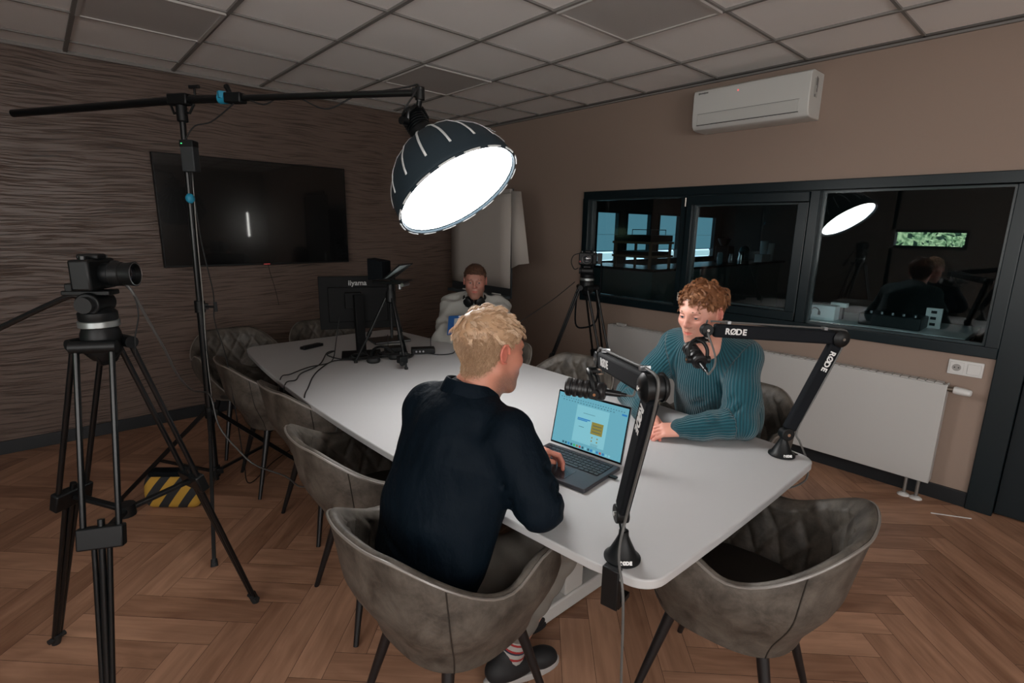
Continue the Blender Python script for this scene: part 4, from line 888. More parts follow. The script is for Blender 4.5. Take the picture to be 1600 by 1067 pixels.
slab('wireless_receiver', (1.66, 2.98, TZ+.019), (.12, .09, .036), -20, BLK, 'black electronics box between the table tripod legs', 'receiver', .004, lambda t, T: part('antenna', M().cyl(T @ Vector((-.04, 0, .015)), T @ Vector((-.04, 0, .1)), .002, n=6), BLK, t))
hh = thing('headphones', 'black headphones lying on the table among the cables', 'headphones', (1.50, 2.83, TZ))
part('headband', M().tube([(1.50+.078*cos(a), 2.83+.05*sin(a), TZ+.02+.055*sin(a)) for a in np.linspace(0, pi, 14)], .008, 8), BLK, hh)
for s_ in (-1, 1): part('ear_cushion', M().lathe([(.0, .0), (.036, .0), (.042, .012), (.036, .028), (.0, .03)], 18, tr(1.50+.072*s_, 2.82, TZ+.001)), BLKR, hh)
rr = random.Random(9)
def heap(cx, cy, rx, ry, n, seed):
    q = random.Random(seed); pts = []
    for i in range(n): a = i*1.15+q.uniform(-.3, .3); k = q.uniform(.5, 1); pts.append((cx+rx*k*cos(a), cy+ry*k*sin(a), TZ+.006+.035*(i/n)*q.random()))
    return pts
cable('cable', heap(1.56, 2.90, .085, .065, 34, 1), .0036, BLKR, 'tangled bundle of black cable behind the headphones on the table')
cable('cable', heap(1.40, 2.93, .075, .05, 24, 2), .0034, BLKR, 'coiled black cable piled on the monitor foot')
cable('cable', heap(1.64, 2.80, .055, .045, 20, 4), .0034, BLKR, 'coiled black cable under the table tripod')
cable('cable', [(1.38, 2.96, TZ+.005), (1.30, 3.0, TZ+.005), (1.28, 3.15, TZ+.005), (1.36, 3.22, TZ+.005), (1.30, 3.2, TZ+.005), (1.15, 2.95, TZ+.005), (1.0, 2.83, TZ+.005), (.93, 2.72, TZ+.005), (.862, 2.68, TZ+.004), (.846, 2.67, .62), (.862, 2.66, .492)], .0034, BLKR, 'black cable looping left over the table and off its left edge, farthest loop')
cable('cable', [(1.36, 2.93, TZ+.005), (1.25, 2.98, TZ+.005), (1.12, 2.86, TZ+.005), (1.02, 2.72, TZ+.005), (.93, 2.55, TZ+.005), (.862, 2.42, TZ+.004), (.843, 2.385, .66), (.845, 2.38, .60)], .0034, BLKR, 'black cable leaving the table edge nearest to the front')
cable('cable', [(1.33, 3.05, 1.0), (1.31, 3.07, .85), (1.28, 3.05, TZ+.01), (1.20, 2.95, TZ+.005), (1.08, 2.93, TZ+.005), (.95, 2.85, TZ+.005), (.875, 2.79, TZ+.005), (.842, 2.76, .6)], .003, BLKR, 'black cable dropping from the monitor and crossing to the table edge')
cable('cable', [(1.80, 2.80, TZ+.005), (1.84, 2.72, TZ+.005), (1.92, 2.70, TZ+.005), (2.0, 2.76, TZ+.005), (2.09, 2.80, TZ+.004), (2.13, 2.82, .6)], .003, BLKR, 'thin black cable from the receiver box to the right table edge')

# ================================================================== LAPTOP
LH = Vector((1.371, 1.124, TZ+.0145)); LX = Vector((.993, .117, 0)); LT = frame(LH, LX, (0, 0, 1))
ALU = mat('space_grey_aluminium', (.075, .075, .085), .38, .75); KEY = mat('key_black', (.008, .008, .01), .5)
lap = thing('laptop', 'open dark grey laptop on the table in front of the man in the blazer', 'laptop', (LH.x, LH.y, TZ))
part('base', M().box((-.111, 0, -.0065), (.222, .304, .0135), LT), ALU, lap, bevel=.003)
part('keyboard_deck', M().box((-.062, 0, .0006), (.098, .262, .0008), LT), KEY, lap)
KC = mat('key_cap', (.016, .014, .017), .35)
for r_ in range(6):
    x = -.020-r_*.0172
    if r_ < 5:
        for c_ in range(14):
            kb_ = M().box((x, -.1235+c_*.019, .0018), (.0135 if r_ else .008, .0160, .0022), LT); part('key', kb_, KC, lap)
    else:
        for c_, (y, w) in enumerate([(-.122, .018), (-.103, .018), (-.084, .018), (-.064, .020), (.0, .10), (.062, .020), (.083, .018), (.103, .018), (.122, .018)]): part('key', M().box((x, y, .0018), (.0135, w-.003, .0022), LT), KC, lap)
part('trackpad', M().box((-.169, 0, .0006), (.072, .125, .0008), LT), mat('trackpad_grey', (.06, .06, .07), .25, .5), lap)
SD = Vector((.235, 0, .972)).normalized(); ST = LT @ frame((.004, 0, .0), (0, -1, 0), Vector((-.972, 0, .235)))
# ST: local x to the viewer's right, y up the screen, z out of the screen
ST = LT @ Matrix(((0, SD.x, -SD.z, .004), (-1, 0, 0, 0), (0, SD.z, SD.x, .002), (0, 0, 0, 1)))
lid = part('lid', M().box((0, .103, -.003), (.304, .202, .005), ST), ALU, lap, bevel=.002)
part('bezel', M().box((0, .103, .0003), (.300, .199, .0012), ST), mat('bezel_black', (.004, .004, .005), .2), lid)
SCR = mat('screen_cyan', (.02, .03, .04), .3, emit=((.13, .40, .50), .9)); SPG = mat('screen_page', (.02, .03, .04), .3, emit=((.20, .50, .58), .98)); SYE = mat('screen_ochre', (.02, .02, .0), .3, emit=((.26, .22, .05), .9)); SBL = mat('screen_blue', (0, 0, .02), .3, emit=((.02, .18, .45), 1)); SDK = mat('screen_dark', (0, 0, 0), .3, emit=((.03, .11, .16), .8)); SGR = mat('screen_green', (0, .02, 0), .3, emit=((.05, .5, .15), .8)); SRD = mat('screen_red', (.02, 0, 0), .3, emit=((.5, .08, .08), .8))
sc_ = M()
def rct(i, x0, x1, y0, y1, z): sc_.mat(i).quad(*[tuple(ST @ Vector(p)) for p in ((x0, y0, z), (x1, y0, z), (x1, y1, z), (x0, y1, z))])
rct(0, -.146, .146, .010, .196, .0012); rct(1, -.06, .075, .032, .166, .0015)
rct(2, .012, .060, .075, .118, .0018); rct(3, -.050, .004, .117, .121, .0018); rct(3, -.050, -.008, .112, .1155, .0018); rct(3, .122, .142, .168, .174, .0018)
for x_ in (.022, .044): rct(2, x_-.0025, x_+.0025, .060, .065, .0018); rct(2, x_-.0025, x_+.0025, .048, .053, .0018)
for k_ in range(3): rct(4, .018, .054, .083+k_*.011, .085+k_*.011, .0020)
rct(4, -.04, -.018, .089, .0905, .0018); rct(4, -.03, .02, .14, .1412, .0018)
for k_ in range(26): rct(4, -.135+k_*.0105, -.135+k_*.0105+.004, .180, .1825, .0017)
for k_ in range(18): rct(4, -.125+k_*.0125, -.125+k_*.0125+.005, .171, .1735, .0017)
for k_ in range(5): rct(4, .02, .05, .041-k_*.0022, .0415-k_*.0022, .0018)
for k_ in range(17): rct([4, 4, 3, 4, 5, 2, 6, 4, 1, 4, 3, 1, 3, 6, 3, 1, 1][k_], -.098+k_*.0122, -.098+k_*.0122+.008, .0135, .0215, .0018)
part('display', sc_, [SCR, SPG, SYE, SBL, SDK, SGR, SRD], lid)
part('usb_dongle', M().box((-.07, -.165, -.007), (.016, .028, .006), LT), BLK, lap, bevel=.001)

# ================================================================== MICROPHONES ON BOOM ARMS
def rode(size, T, b):
    for i, ch_ in enumerate('RODE'): text(ch_, size, T @ tr((i-1.5)*.70*size+(.02*size if i == 1 else 0), 0, 0), b, .0005, .0009)
    b.box((0, 0, 0), (.92*size, .075*size, .0012), T @ tr(-.33*size, 0, 0) @ rot('Z', rad(52)))
ARMC = mat('arm_sleeve', (.004, .0055, .008), .8, bump=(700, .0005), spec=.2); CORD = mat('grey_mic_cord', (.085, .085, .082), .45)
def mic_arm(label, base, J, E, Hd, up_edge, cord_tail, nview):
    base, J, E, Hd = map(Vector, (base, J, E, Hd)); t = thing('microphone_arm', label, 'microphone arm', tuple(base), 'podcast microphone arms')
    pl = (E-J).cross(Hd-E).normalized()
    if pl.dot(Vector(nview)) < 0: pl = -pl
    part('base_cone', M().lathe([(.046, .0), (.046, .004), (.036, .012), (.02, .045), (.013, .062), (.012, .075)], 28, tr(base.x, base.y, TZ+.002)), BLK, t, ang=30)
    edge = Vector(up_edge)
    clp = part('table_clamp', M().bar((base.x+edge.x*.052, base.y+edge.y*.052, TZ+.003), (base.x+edge.x*.052, base.y+edge.y*.052, TZ-.105), .045, .022, (edge.x, edge.y, 0)), BLK, t, bevel=.003)
    part('clamp_foot', M().bar((base.x+edge.x*.05, base.y+edge.y*.05, TZ-.10), (base.x-edge.x*.01, base.y-edge.y*.01, TZ-.10), .045, .014), BLK, clp)
    part('clamp_screw', M().cyl((base.x, base.y, TZ-.027), (base.x, base.y, TZ-.115), .006, n=10).cyl((base.x, base.y, TZ-.030), (base.x, base.y, TZ-.036), .016, n=14).bar((base.x-.03, base.y-.02, TZ-.112), (base.x+.03, base.y+.02, TZ-.112), .007, .007), GREYM, clp)
    lg = M(); rode(.011, frame((base.x-.0285, base.y-.0320, TZ+.014), (.75, -.66, 0), (-.62, -.70, .35)), lg); part('brand_mark', lg, WHTPRINT, t)
    part('swivel_post', M().cyl((base.x, base.y, TZ+.07), J-Vector((0, 0, .012)), .008, n=12), BLKM, t)
    part('joint', M().cyl(J-pl*.016, J+pl*.016, .024, n=24), BLK, t, bevel=.003); part('joint_screw', M().cyl(J+pl*.016, J+pl*.019, .006, n=12), CHROME, t)
    for a, b_ in ((J, E), (E, Hd)):
        d_ = (b_-a).normalized(); s0 = a+d_*.018; s1 = b_-d_*.025; upv = pl.cross(d_)
        sl = part('sleeve', M().bar(s0, s1, .026, .047, tuple(upv)), ARMC, t, bevel=.008, seg=3)
        L_ = (s1-s0).length; hd_ = (b_ is Hd); pos = s1-d_*(.075 if hd_ else .065); xd = -d_ if (hd_ or True) else d_
        zn = pl; T_ = frame(tuple(pos+pl*.0134), tuple(xd), tuple(zn)); lg = M(); rode(.029, T_, lg); part('brand_mark', lg, WHTPRINT, sl)
    part('elbow_core', M().cyl(E-pl*.017, E+pl*.017, .026, n=28), BLK, t)
    for s_ in (-1, 1): part('elbow_cap', M().lathe([(.030, 0), (.030, .004), (.022, .011), (.008, .014), (.0, .014)], 28, frame(tuple(E+pl*.016*s_), tuple((Hd-E).normalized()), tuple(pl*s_))), BLK, t, ang=30); part('elbow_screw', M().cyl(E+pl*.030*s_, E+pl*.0325*s_, .0055, n=12), CHROME, t)
    d1 = (E-J).normalized(); d2 = (Hd-E).normalized(); sg_ = 1 if (pl.cross(d2)).z > 0 else -1; o2 = pl.cross(d2)*sg_*.031; o1 = pl.cross(d1); o1 = o1*(-.031 if o1.dot(d2) > 0 else .031)
    pts = [Hd+o2-d2*.01, Hd+o2-d2*.10, E+o2+d2*.12, E+o2+d2*.03, E+(o2+o1)*.72+(d1-d2)*.006, E+o1-d1*.05, J.lerp(E, .5)+o1, J+o1+d1*.03]+[Vector(p) for p in cord_tail]
    part('cord', M().tube(smooth_path(pts, 6), .0034, 7), CORD, t, 'grey cord running along the arm')
    for k_ in (.12, .85): q = E.lerp(Hd, k_)+o2; part('cord_clip', M().bar(q-d2*.006, q+d2*.006, .022, .010), GREYM, t)
    return t, pl, d2
def microphone(label, Hd, c, aim, d2, cord_from, arm_pl):
    """c = centre of the capsule body, aim = towards the speaker"""
    Hd, c, aim = Vector(Hd), Vector(c), Vector(aim).normalized(); t = thing('podcast_microphone', label, 'microphone', tuple(c), 'black podcast microphones')
    T = frame(tuple(c), tuple(aim.cross(Vector((0, 0, 1)))), tuple(aim))
    pr = [(0, .062), (.022, .061), (.0265, .056), (.0265, .046)]
    for k in range(4): z = .044-k*.017; pr += [(.023, z), (.023, z-.004), (.0262, z-.006), (.0262, z-.013)]
    pr += [(.024, -.030), (.026, -.034), (.026, -.046), (.02, -.052), (0, -.053)]
    part('mic_body', M().lathe(pr, 32, T), mat('mic_black', (.006, .006, .007), .38), t, ang=30)
    side = (T.to_3x3() @ Vector((1, 0, 0))).normalized(); top = c+Vector((0, 0, .058))
    for s_ in (-1, 1): part('yoke', M().tube(smooth_path([c+side*.031*s_-aim*.028, c+side*.033*s_+Vector((0, 0, .03))-aim*.02, c+side*.02*s_+Vector((0, 0, .052))-aim*.01, top], 4), .0065, 8), BLK, t); part('yoke_screw', M().cyl(c+side*.026*s_-aim*.028, c+side*.040*s_-aim*.028, .013, n=18), BLK, t); part('screw_cap', M().cyl(c+side*.040*s_-aim*.028, c+side*.0415*s_-aim*.028, .004, n=10), mat('copper_dot', (.5, .25, .12), .3, .8), t)
    part('mount_stem', M().cyl(top-Vector((0, 0, .004)), Hd-Vector((0, 0, .035)), .0115, n=16), BLK, t)
    part('thumb_nut', M().lathe([(.008, -.042), (.017, -.042), (.017, -.038), (.009, -.036), (.009, -.030), (.014, -.030), (.014, -.025), (.006, -.022)], 14, tr(*Hd)), CHROME, t)
    part('head_joint', M().cyl(Hd-arm_pl*.013, Hd+arm_pl*.013, .021, n=22).cyl(Hd-Vector((0, 0, .028)), Hd, .009, n=12), BLK, t, bevel=.002); part('head_screw', M().cyl(Hd+arm_pl*.013, Hd+arm_pl*.016, .005, n=10), CHROME, t)
    part('xlr_plug', M().cyl(c-aim*.05, c-aim*.095, .0095, .0085, 14).cyl(c-aim*.095, c-aim*.11, .006, .005, 10), BLKM, t)
    part('mic_cord', M().tube(smooth_path([c-aim*.108, c-aim*.13+Vector((0, 0, .005)), c-aim*.12+Vector((0, 0, .05))+side*.02, Vector(cord_from)-Vector((0, 0, .03)), Vector(cord_from)], 6), .0033, 7), CORD, t)
    return t
aimA = Vector((-.80, .55, .15))
a1, pl1, d21 = mic_arm('near microphone boom arm clamped to the front left corner of the table', (.995, .675, TZ), (1.0, .69, .86), (.878, .55, 1.245), (1.14, .892, 1.195), (-.98, -.18, 0), [(.93, .64, .80), (.90, .60, .72), (.915, .60, .5), (.96, .62, .25), (1.02, .66, .06), (1.0, .72, .008), (.95, .55, .006)], (-.8, .6, 0))
microphone('podcast microphone hanging above the laptop, pointing at the man in the blazer', (1.14, .892, 1.195), (1.108, .905, 1.108), (-.45, .85, .03), d21, (1.14, .892, 1.228), pl1)
a2, pl2, d22 = mic_arm('far microphone boom arm clamped to the front right corner of the table', (1.955, .665, TZ), (1.96, .66, .83), (2.075, .572, 1.188), (1.70, .872, 1.215), (.95, -.3, 0), [(1.99, .62, .80), (2.03, .60, .72), (2.04, .60, .64), (1.98, .66, .60), (1.85, .75, .62)], (-.7, -.7, 0))
microphone('podcast microphone in front of the chin of the man in the teal sweater', (1.70, .872, 1.215), (1.655, .882, 1.128), (.62, .77, .28), d22, (1.70, .872, 1.248), pl2)
# ================================================================== PEOPLE
def skin_material(name, base, red, stub, scalp):
    m = bpy.data.materials.new(name); m.use_nodes = True; nt = m.node_tree; N = nt.nodes; L = nt.links; b = N['Principled BSDF']
    a = N.new('ShaderNodeAttribute'); a.attribute_name = 'tint'; s = N.new('ShaderNodeSeparateXYZ'); L.new(a.outputs['Vector'], s.inputs[0])
    m1 = N.new('ShaderNodeMix'); m1.data_type = 'RGBA'; m1.inputs[6].default_value = (*base, 1); m1.inputs[7].default_value = (*red, 1); L.new(s.outputs['X'], m1.inputs[0])
    m2 = N.new('ShaderNodeMix'); m2.data_type = 'RGBA'; m2.inputs[7].default_value = (*stub, 1); L.new(m1.outputs[2], m2.inputs[6])
    tc = N.new('ShaderNodeTexCoord'); n = N.new('ShaderNodeTexNoise'); n.inputs['Scale'].default_value = 420; n.inputs['Detail'].default_value = 3; L.new(tc.outputs['Object'], n.inputs[0])
    mm = N.new('ShaderNodeMath'); mm.operation = 'MULTIPLY'; L.new(s.outputs['Y'], mm.inputs[0]); mm2 = N.new('ShaderNodeMath'); mm2.operation = 'MULTIPLY_ADD'; mm2.inputs[1].default_value = 2.2; mm2.inputs[2].default_value = -.35; mm2.use_clamp = True; L.new(n.outputs['Fac'], mm2.inputs[0]); L.new(mm2.outputs[0], mm.inputs[1]); L.new(mm.outputs[0], m2.inputs[0])
    m3 = N.new('ShaderNodeMix'); m3.data_type = 'RGBA'; m3.inputs[7].default_value = (*scalp, 1); L.new(m2.outputs[2], m3.inputs[6]); L.new(s.outputs['Z'], m3.inputs[0])
    L.new(m3.outputs[2], b.inputs['Base Color']); b.inputs['Roughness'].default_value = .48; b.inputs['Subsurface Weight'].default_value = .12; b.inputs['Subsurface Scale'].default_value = .006; b.inputs['Subsurface Radius'].default_value = (1, .35, .2)
    bp = N.new('ShaderNodeBump'); bp.inputs['Distance'].default_value = .0003; L.new(n.outputs['Fac'], bp.inputs['Height']); L.new(bp.outputs[0], b.inputs['Normal'])
    return m
def head_prims():
    P = [ell((-.018, 0, .032), (.096, .076, .086), k=.02), ell((.022, 0, -.012), (.068, .062, .088), k=.03),
         cap((-.005, .047, -.055), (.060, .016, -.100), .017, .015, k=.03), cap((-.005, -.047, -.055), (.060, -.016, -.100), .017, .015, k=.03),
         cap((.066, -.010, -.101), (.066, .010, -.101), .0145, k=.02), cap((.045, 0, -.07), (.05, 0, -.055), .042, k=.02),
         ell((.052, .043, -.022), (.024, .019, .018), k=.025), ell((.052, -.043, -.022), (.024, .019, .018), k=.025),
         cap((.076, -.030, .022), (.076, .030, .022), .0105, k=.02),
         dict(ell((.089, .031, .002), (.016, .018, .011), k=.014), op=-1), dict(ell((.089, -.031, .002), (.016, .018, .011), k=.014), op=-1),
         ell((.0700, .031, .002), (.0150, .0165, .0128), k=.004), ell((.0700, -.031, .002), (.0150, .0165, .0128), k=.004),
         dict(ell((.0875, .031, -.0005), (.0125, .0125, .0032), k=.0015), op=-1), dict(ell((.0875, -.031, -.0005), (.0125, .0125, .0032), k=.0015), op=-1),
         cap((.084, 0, .016), (.103, 0, -.024), .0065, .0082, k=.012), ell((.102, 0, -.029), (.0095, .0095, .0080), k=.006),
         ell((.092, .0125, -.032), (.0085, .0062, .0062), k=.006), ell((.092, -.0125, -.032), (.0085, .0062, .0062), k=.006),
         ell((.074, 0, -.060), (.016, .026, .020), k=.014),
         cap((.083, -.019, -.0565), (.0905, 0, -.0545), .0042, .0056, k=.004), cap((.083, .019, -.0565), (.0905, 0, -.0545), .0042, .0056, k=.004),
         cap((.082, -.016, -.0665), (.0885, 0, -.0685), .0045, .0064, k=.004), cap((.082, .016, -.0665), (.0885, 0, -.0685), .0045, .0064, k=.004),
         dict(cap((.090, -.020, -.0610), (.0985, 0, -.0612), .0016, k=.003), op=-1), dict(cap((.090, .020, -.0610), (.0985, 0, -.0612), .0016, k=.003), op=-1),
         cap((-.028, 0, -.06), (-.048, 0, -.155), .054, .058, k=.03), cap((.0, 0, -.075), (-.02, 0, -.15), .04, .045, k=.03)]
    for s in (-1, 1):
        P += [ell((-.008, s*.0735, -.004), (.013, .0065, .024), rot('X', s*rad(-8)) @ rot('Y', rad(-10)), k=.006)]
        hx = [(-.002+.0155*cos(a)-.004, s*(.0775+.004*sin(a*.5)), .001+.026*sin(a)) for a in np.linspace(.1, 5.0, 9)]
        P += [cap(hx[i], hx[i+1], .0036, k=.003) for i in range(8)]
        P += [dict(ell((-.004, s*.0835, -.001), (.0085, .0050, .015), rot('Y', rad(-10)), k=.003), op=-1)]
    return P
def hand_prims(T, side=1, curl=(.5, .55, .6, .65), thumb=.3, k=.006):
    """local x: along the fingers, y: towards the thumb, z: back of the hand"""
    s = side; P = []; ys = [.030, .010, -.010, -.028]; Ls = [(.042, .026, .021), (.047, .029, .022), (.043, .027, .021), (.034, .020, .019)]
    P.append(cap((-.02, 0, 0), (.02, 0, 0), .026, .030, k=.015, n=(0, 0, 1), f=1.45))
    for i, y in enumerate(ys): P.append(cap((.015, s*y*.75, 0), (.084, s*y, .002), .0165, .0125, k=.012, n=(0, 0, 1), f=1.12))
    for i, y in enumerate(ys):
        p = npv((.086, s*y, .001)); a = curl[i]*.55; sp = s*y*1.6
        for j, L_ in enumerate(Ls[i]):
            d = npv((cos(a), sp*.6, -sin(a))); q = p+d/np.linalg.norm(d)*L_; P.append(cap(p, q, [.0092, .0084, .0075][j]*(1 if i < 3 else .9), [.0086, .0077, .0068][j]*(1 if i < 3 else .9), k=.003)); p = q; a += curl[i]*(.95 if j == 0 else .6)
    t0, t1 = npv((.012, s*.026, -.006)), npv((.048, s*(.050), -.016)); t2 = npv((.078, s*(.052-.02*thumb), -.026)); t3 = npv((.100, s*(.048-.04*thumb), -.034))
    P += [cap(t0, t1, .0165, .0120, k=.014), cap(t1, t2, .0110, .0096, k=.004), cap(t2, t3, .0096, .0080, k=.004)]
    return xform(P, T)
def tint_of(V, T, stub=0, mous=0, front=.07):
    q = (V-npv(T.translation)) @ np.array(T.to_3x3()); x, y, z = q.T
    lips = np.clip(1-(((x-.088)/.016)**2+(y/.022)**2+((z+.0615)/.0105)**2), 0, 1)*1.6
    chk = .35*np.exp(-(((np.abs(y)-.045)/.02)**2+((z+.02)/.025)**2+((x-.06)/.03)**2)); nose = .35*np.exp(-((y/.015)**2+((z+.028)/.02)**2+((x-.105)/.02)**2)); ear = .75*np.exp(-(((np.abs(y)-.083)/.010)**2+((x+.012)/.03)**2+((z+.002)/.04)**2))
    beard = stub*np.clip((-.045-z)/.03, 0, 1)*(z > -.13)*np.clip((x+.03)/.03, 0, 1)*(lips < .2); m_ = mous*np.exp(-((y/.026)**2+((z+.046)/.008)**2+((x-.09)/.02)**2))
    sc = np.clip((z-hairline(x, front))/.03+.15, 0, 1)*(np.abs(y) < .0755+.02*(z > .03)); sc = sc*(ear < .35)
    return np.stack([np.clip(lips+chk+nose+ear, 0, 1)*(1-sc), np.clip(beard+m_, 0, .8)*(1-sc), .85*sc], 1)
def hair_material(name, c1, c2, c3):
    m = bpy.data.materials.new(name); m.use_nodes = True; nt = m.node_tree; N = nt.nodes; L = nt.links; b = N['Principled BSDF']
    a = N.new('ShaderNodeAttribute'); a.attribute_name = 'shade'; r = N.new('ShaderNodeValToRGB'); e = r.color_ramp.elements
    e[0].position = 0; e[0].color = (*c1, 1); e[1].position = 1; e[1].color = (*c3, 1); x = e.new(.5); x.color = (*c2, 1)
    L.new(a.outputs['Fac'], r.inputs[0]); L.new(r.outputs[0], b.inputs['Base Color']); b.inputs['Roughness'].default_value = .42; b.inputs['Specular IOR Level'].default_value = .45
    return m
def hairline(x, front=.074):
    return np.interp(x, [-.12, -.10, -.06, -.035, -.022, -.006, .014, .026, .034, .046, .066, .09], [-.075, -.085, -.078, -.055, -.035, .018, .006, .012, .030, .050, front-.006, front])
def make_hair(name, T, matl, parent, seed, n_long=6000, n_short=9000, n_guides=260, long_len=.042, short_len=.008, curl=.0, lift=.5, flow=(1, 0, .1), front_lift=.4, fade=(.030, .062), front=.074, hw=.0011, clump=.7, crown=(-.085, .012, .085), wild=.28):
    g = np.random.default_rng(seed); C0 = npv((-.018, 0, .032)); R0 = npv((.0965, .0765, .0865)); R = np.array(T.to_3x3()); t0 = npv(T.translation); W = lambda v: v @ R.T+t0
    tpf = lambda z: np.clip((z-fade[0])/(fade[1]-fade[0]), 0, 1)
    V0, F0 = isomesh([ell((-.018, 0, .032), tuple(R0+.001), k=.01)], .004); keep = (V0[:, 2] > hairline(V0[:, 0], front)+.004) & (tpf(V0[:, 2]) > .35); F0 = F0[keep[F0].all(1)]
    nrm = (V0-C0)/R0**2; nrm /= np.linalg.norm(nrm, axis=1)[:, None]; V0 = V0+nrm*(tpf(V0[:, 2])*.006)[:, None]
    def flows(p, nr, n):
        c = npv(crown); rd = p-c; rd[:, 2] *= .3; rd /= np.linalg.norm(rd, axis=1)[:, None]+1e-6
        fl = npv(flow)[None]*np.clip((p[:, :1]+.10)/.10, 0, 1)+rd*np.clip(1-(p[:, :1]+.09)/.10, .15, 1)
        fl = fl+npv((0, 0, -.9))*np.clip((np.abs(p[:, 1:2])-.045)/.03, 0, 1)+npv((0, 0, -.8))*np.clip((-p[:, :1]-.075)/.04, 0, 1)
        fl = fl+g.normal(size=(n, 3))*wild; fl -= nr*(fl*nr).sum(1)[:, None]; return fl/(np.linalg.norm(fl, axis=1)[:, None]+1e-6)
    def roots(n):
        d = g.normal(size=(n*4, 3)); d /= np.linalg.norm(d, axis=1)[:, None]; p = C0+R0*d
        ok = (p[:, 2] > hairline(p[:, 0], front)+g.normal(size=len(p))*.002) & (tpf(p[:, 2]) > g.uniform(.1, .45, len(p))); p, d = p[ok][:n], d[ok][:n]; nr = d/R0; return p, nr/np.linalg.norm(nr, axis=1)[:, None]
    def grow(p, nr, K):
        n = len(p); fl = flows(p, nr, n); tp = tpf(p[:, 2]); L_ = long_len*(.25+.75*tp)*g.uniform(.65, 1.2, n); lf = lift*tp+front_lift*np.clip((p[:, 0]-.02)/.05, 0, 1)+g.normal(size=n)*.12
        pts = [p-nr*.001]; q = p.copy(); side = np.cross(nr, fl); ph = g.uniform(0, 6.28, n); sg = np.where(g.uniform(size=n) > .5, 1, -1)
        for k in range(1, K):
            t = k/(K-1); w = np.clip(lf*(1-t*1.3), -.4, 1)[:, None]; dr = nr*w+fl*(1-np.abs(w)*.5)
            if curl: a = ph+sg*t*5.6; dr = dr+(side*np.cos(a)[:, None]+nr*np.sin(a)[:, None]*.8)*curl
            dr /= np.linalg.norm(dr, axis=1)[:, None]; q = q+dr*(L_/(K-1))[:, None]
            rel = (q-C0)/(R0+.002); m_ = np.linalg.norm(rel, axis=1); q = np.where((m_ < 1)[:, None], C0+(R0+.002)*rel/m_[:, None], q); pts.append(q)
        return np.stack(pts, 1)
    def mesh(P_, nr, w0):
        n, K = P_.shape[:2]; tg = np.gradient(P_, axis=1); tg /= np.linalg.norm(tg, axis=2)[:, :, None]+1e-9
        s1 = np.cross(tg, nr[:, None]+1e-4); s1 /= np.linalg.norm(s1, axis=2)[:, :, None]+1e-9; s2 = np.cross(tg, s1); w = w0*(1-np.linspace(0, 1, K)**2*.9)[None, :, None]
        VV = np.stack([P_+s1*w, P_-s1*w*.5+s2*w*.8, P_-s1*w*.5-s2*w*.8], 2).reshape(-1, 3); b = (np.arange(n)*K*3)[:, None]
        return VV, np.concatenate([np.concatenate([b+k*3+j, b+k*3+(j+1) % 3, b+(k+1)*3+(j+1) % 3, b+(k+1)*3+j], 1) for k in range(K-1) for j in range(3)])
    K = 8; gp, gn = roots(n_guides); G = grow(gp, gn, K); gs = g.normal(size=n_guides)*.13
    p, nr = roots(n_long); n = len(p); idx = np.argmin(((p[:, None]-gp[None])**2).sum(2), 1); t = np.linspace(0, 1, K)[None, :, None]; o = (p-gp[idx])[:, None]
    P_ = G[idx]+o*(1-clump*t**.8)+np.cumsum(g.normal(size=(n, K, 3))*.0006, 1)*t; Lf = g.uniform(.75, 1.0, n)[:, None, None]; P_ = P_[:, :1]+(P_-P_[:, :1])*Lf
    a, b = mesh(P_, nr, hw); tp = tpf(p[:, 2]); sh = np.clip(np.repeat(.5+gs[idx]+g.normal(size=n)*.10+.08*tp, K*3)+np.tile(np.repeat(np.linspace(-.25, .15, K), 3), n), 0, 1)
    # short clipped hair on the sides and nape, rooted on the skin itself
    me = parent.data; co = np.zeros(len(me.vertices)*3); me.vertices.foreach_get('co', co); no = np.zeros(len(me.vertices)*3); me.vertices.foreach_get('normal', no); co = co.reshape(-1, 3)+npv(OFF[parent]); no = no.reshape(-1, 3)
    l = (co-t0) @ R; ln = no @ R; dens = np.clip((l[:, 2]-hairline(l[:, 0], front))/.030, 0, 1); ok = (dens > 0) & (tpf(l[:, 2]) < .85) & (np.abs(l[:, 1]) < .0765) & (l[:, 0] < .072); l, ln, dens = l[ok], ln[ok], dens[ok]
    pk = g.choice(len(l), n_short, p=(dens**.8+.02)/(dens**.8+.02).sum()); p2 = l[pk]+g.normal(size=(n_short, 3))*.0012; n2 = ln[pk]; p2 -= n2*(g.normal(size=(n_short, 1))*0+.0004)
    fl = npv((-.12, 0, -1))[None]+g.normal(size=(n_short, 3))*.3; fl -= n2*(fl*n2).sum(1)[:, None]; fl /= np.linalg.norm(fl, axis=1)[:, None]; L2 = short_len*(.25+.75*dens[pk]**1.2)*g.uniform(.6, 1.25, n_short); P2 = np.stack([p2, p2+(fl*.80+n2*.42)*(L2*.5)[:, None], p2+(fl*.93+n2*.35)*L2[:, None]], 1)
    d, e = mesh(P2, n2, hw*.60); s2_ = np.repeat(np.clip(g.normal(.36, .13, n_short), 0, 1), 9)
    return np_part(name, [(W(V0), F0), (W(a), b), (W(d), e)], matl, parent, attrs={'shade': np.concatenate([np.full(len(V0), .28), sh, s2_])})
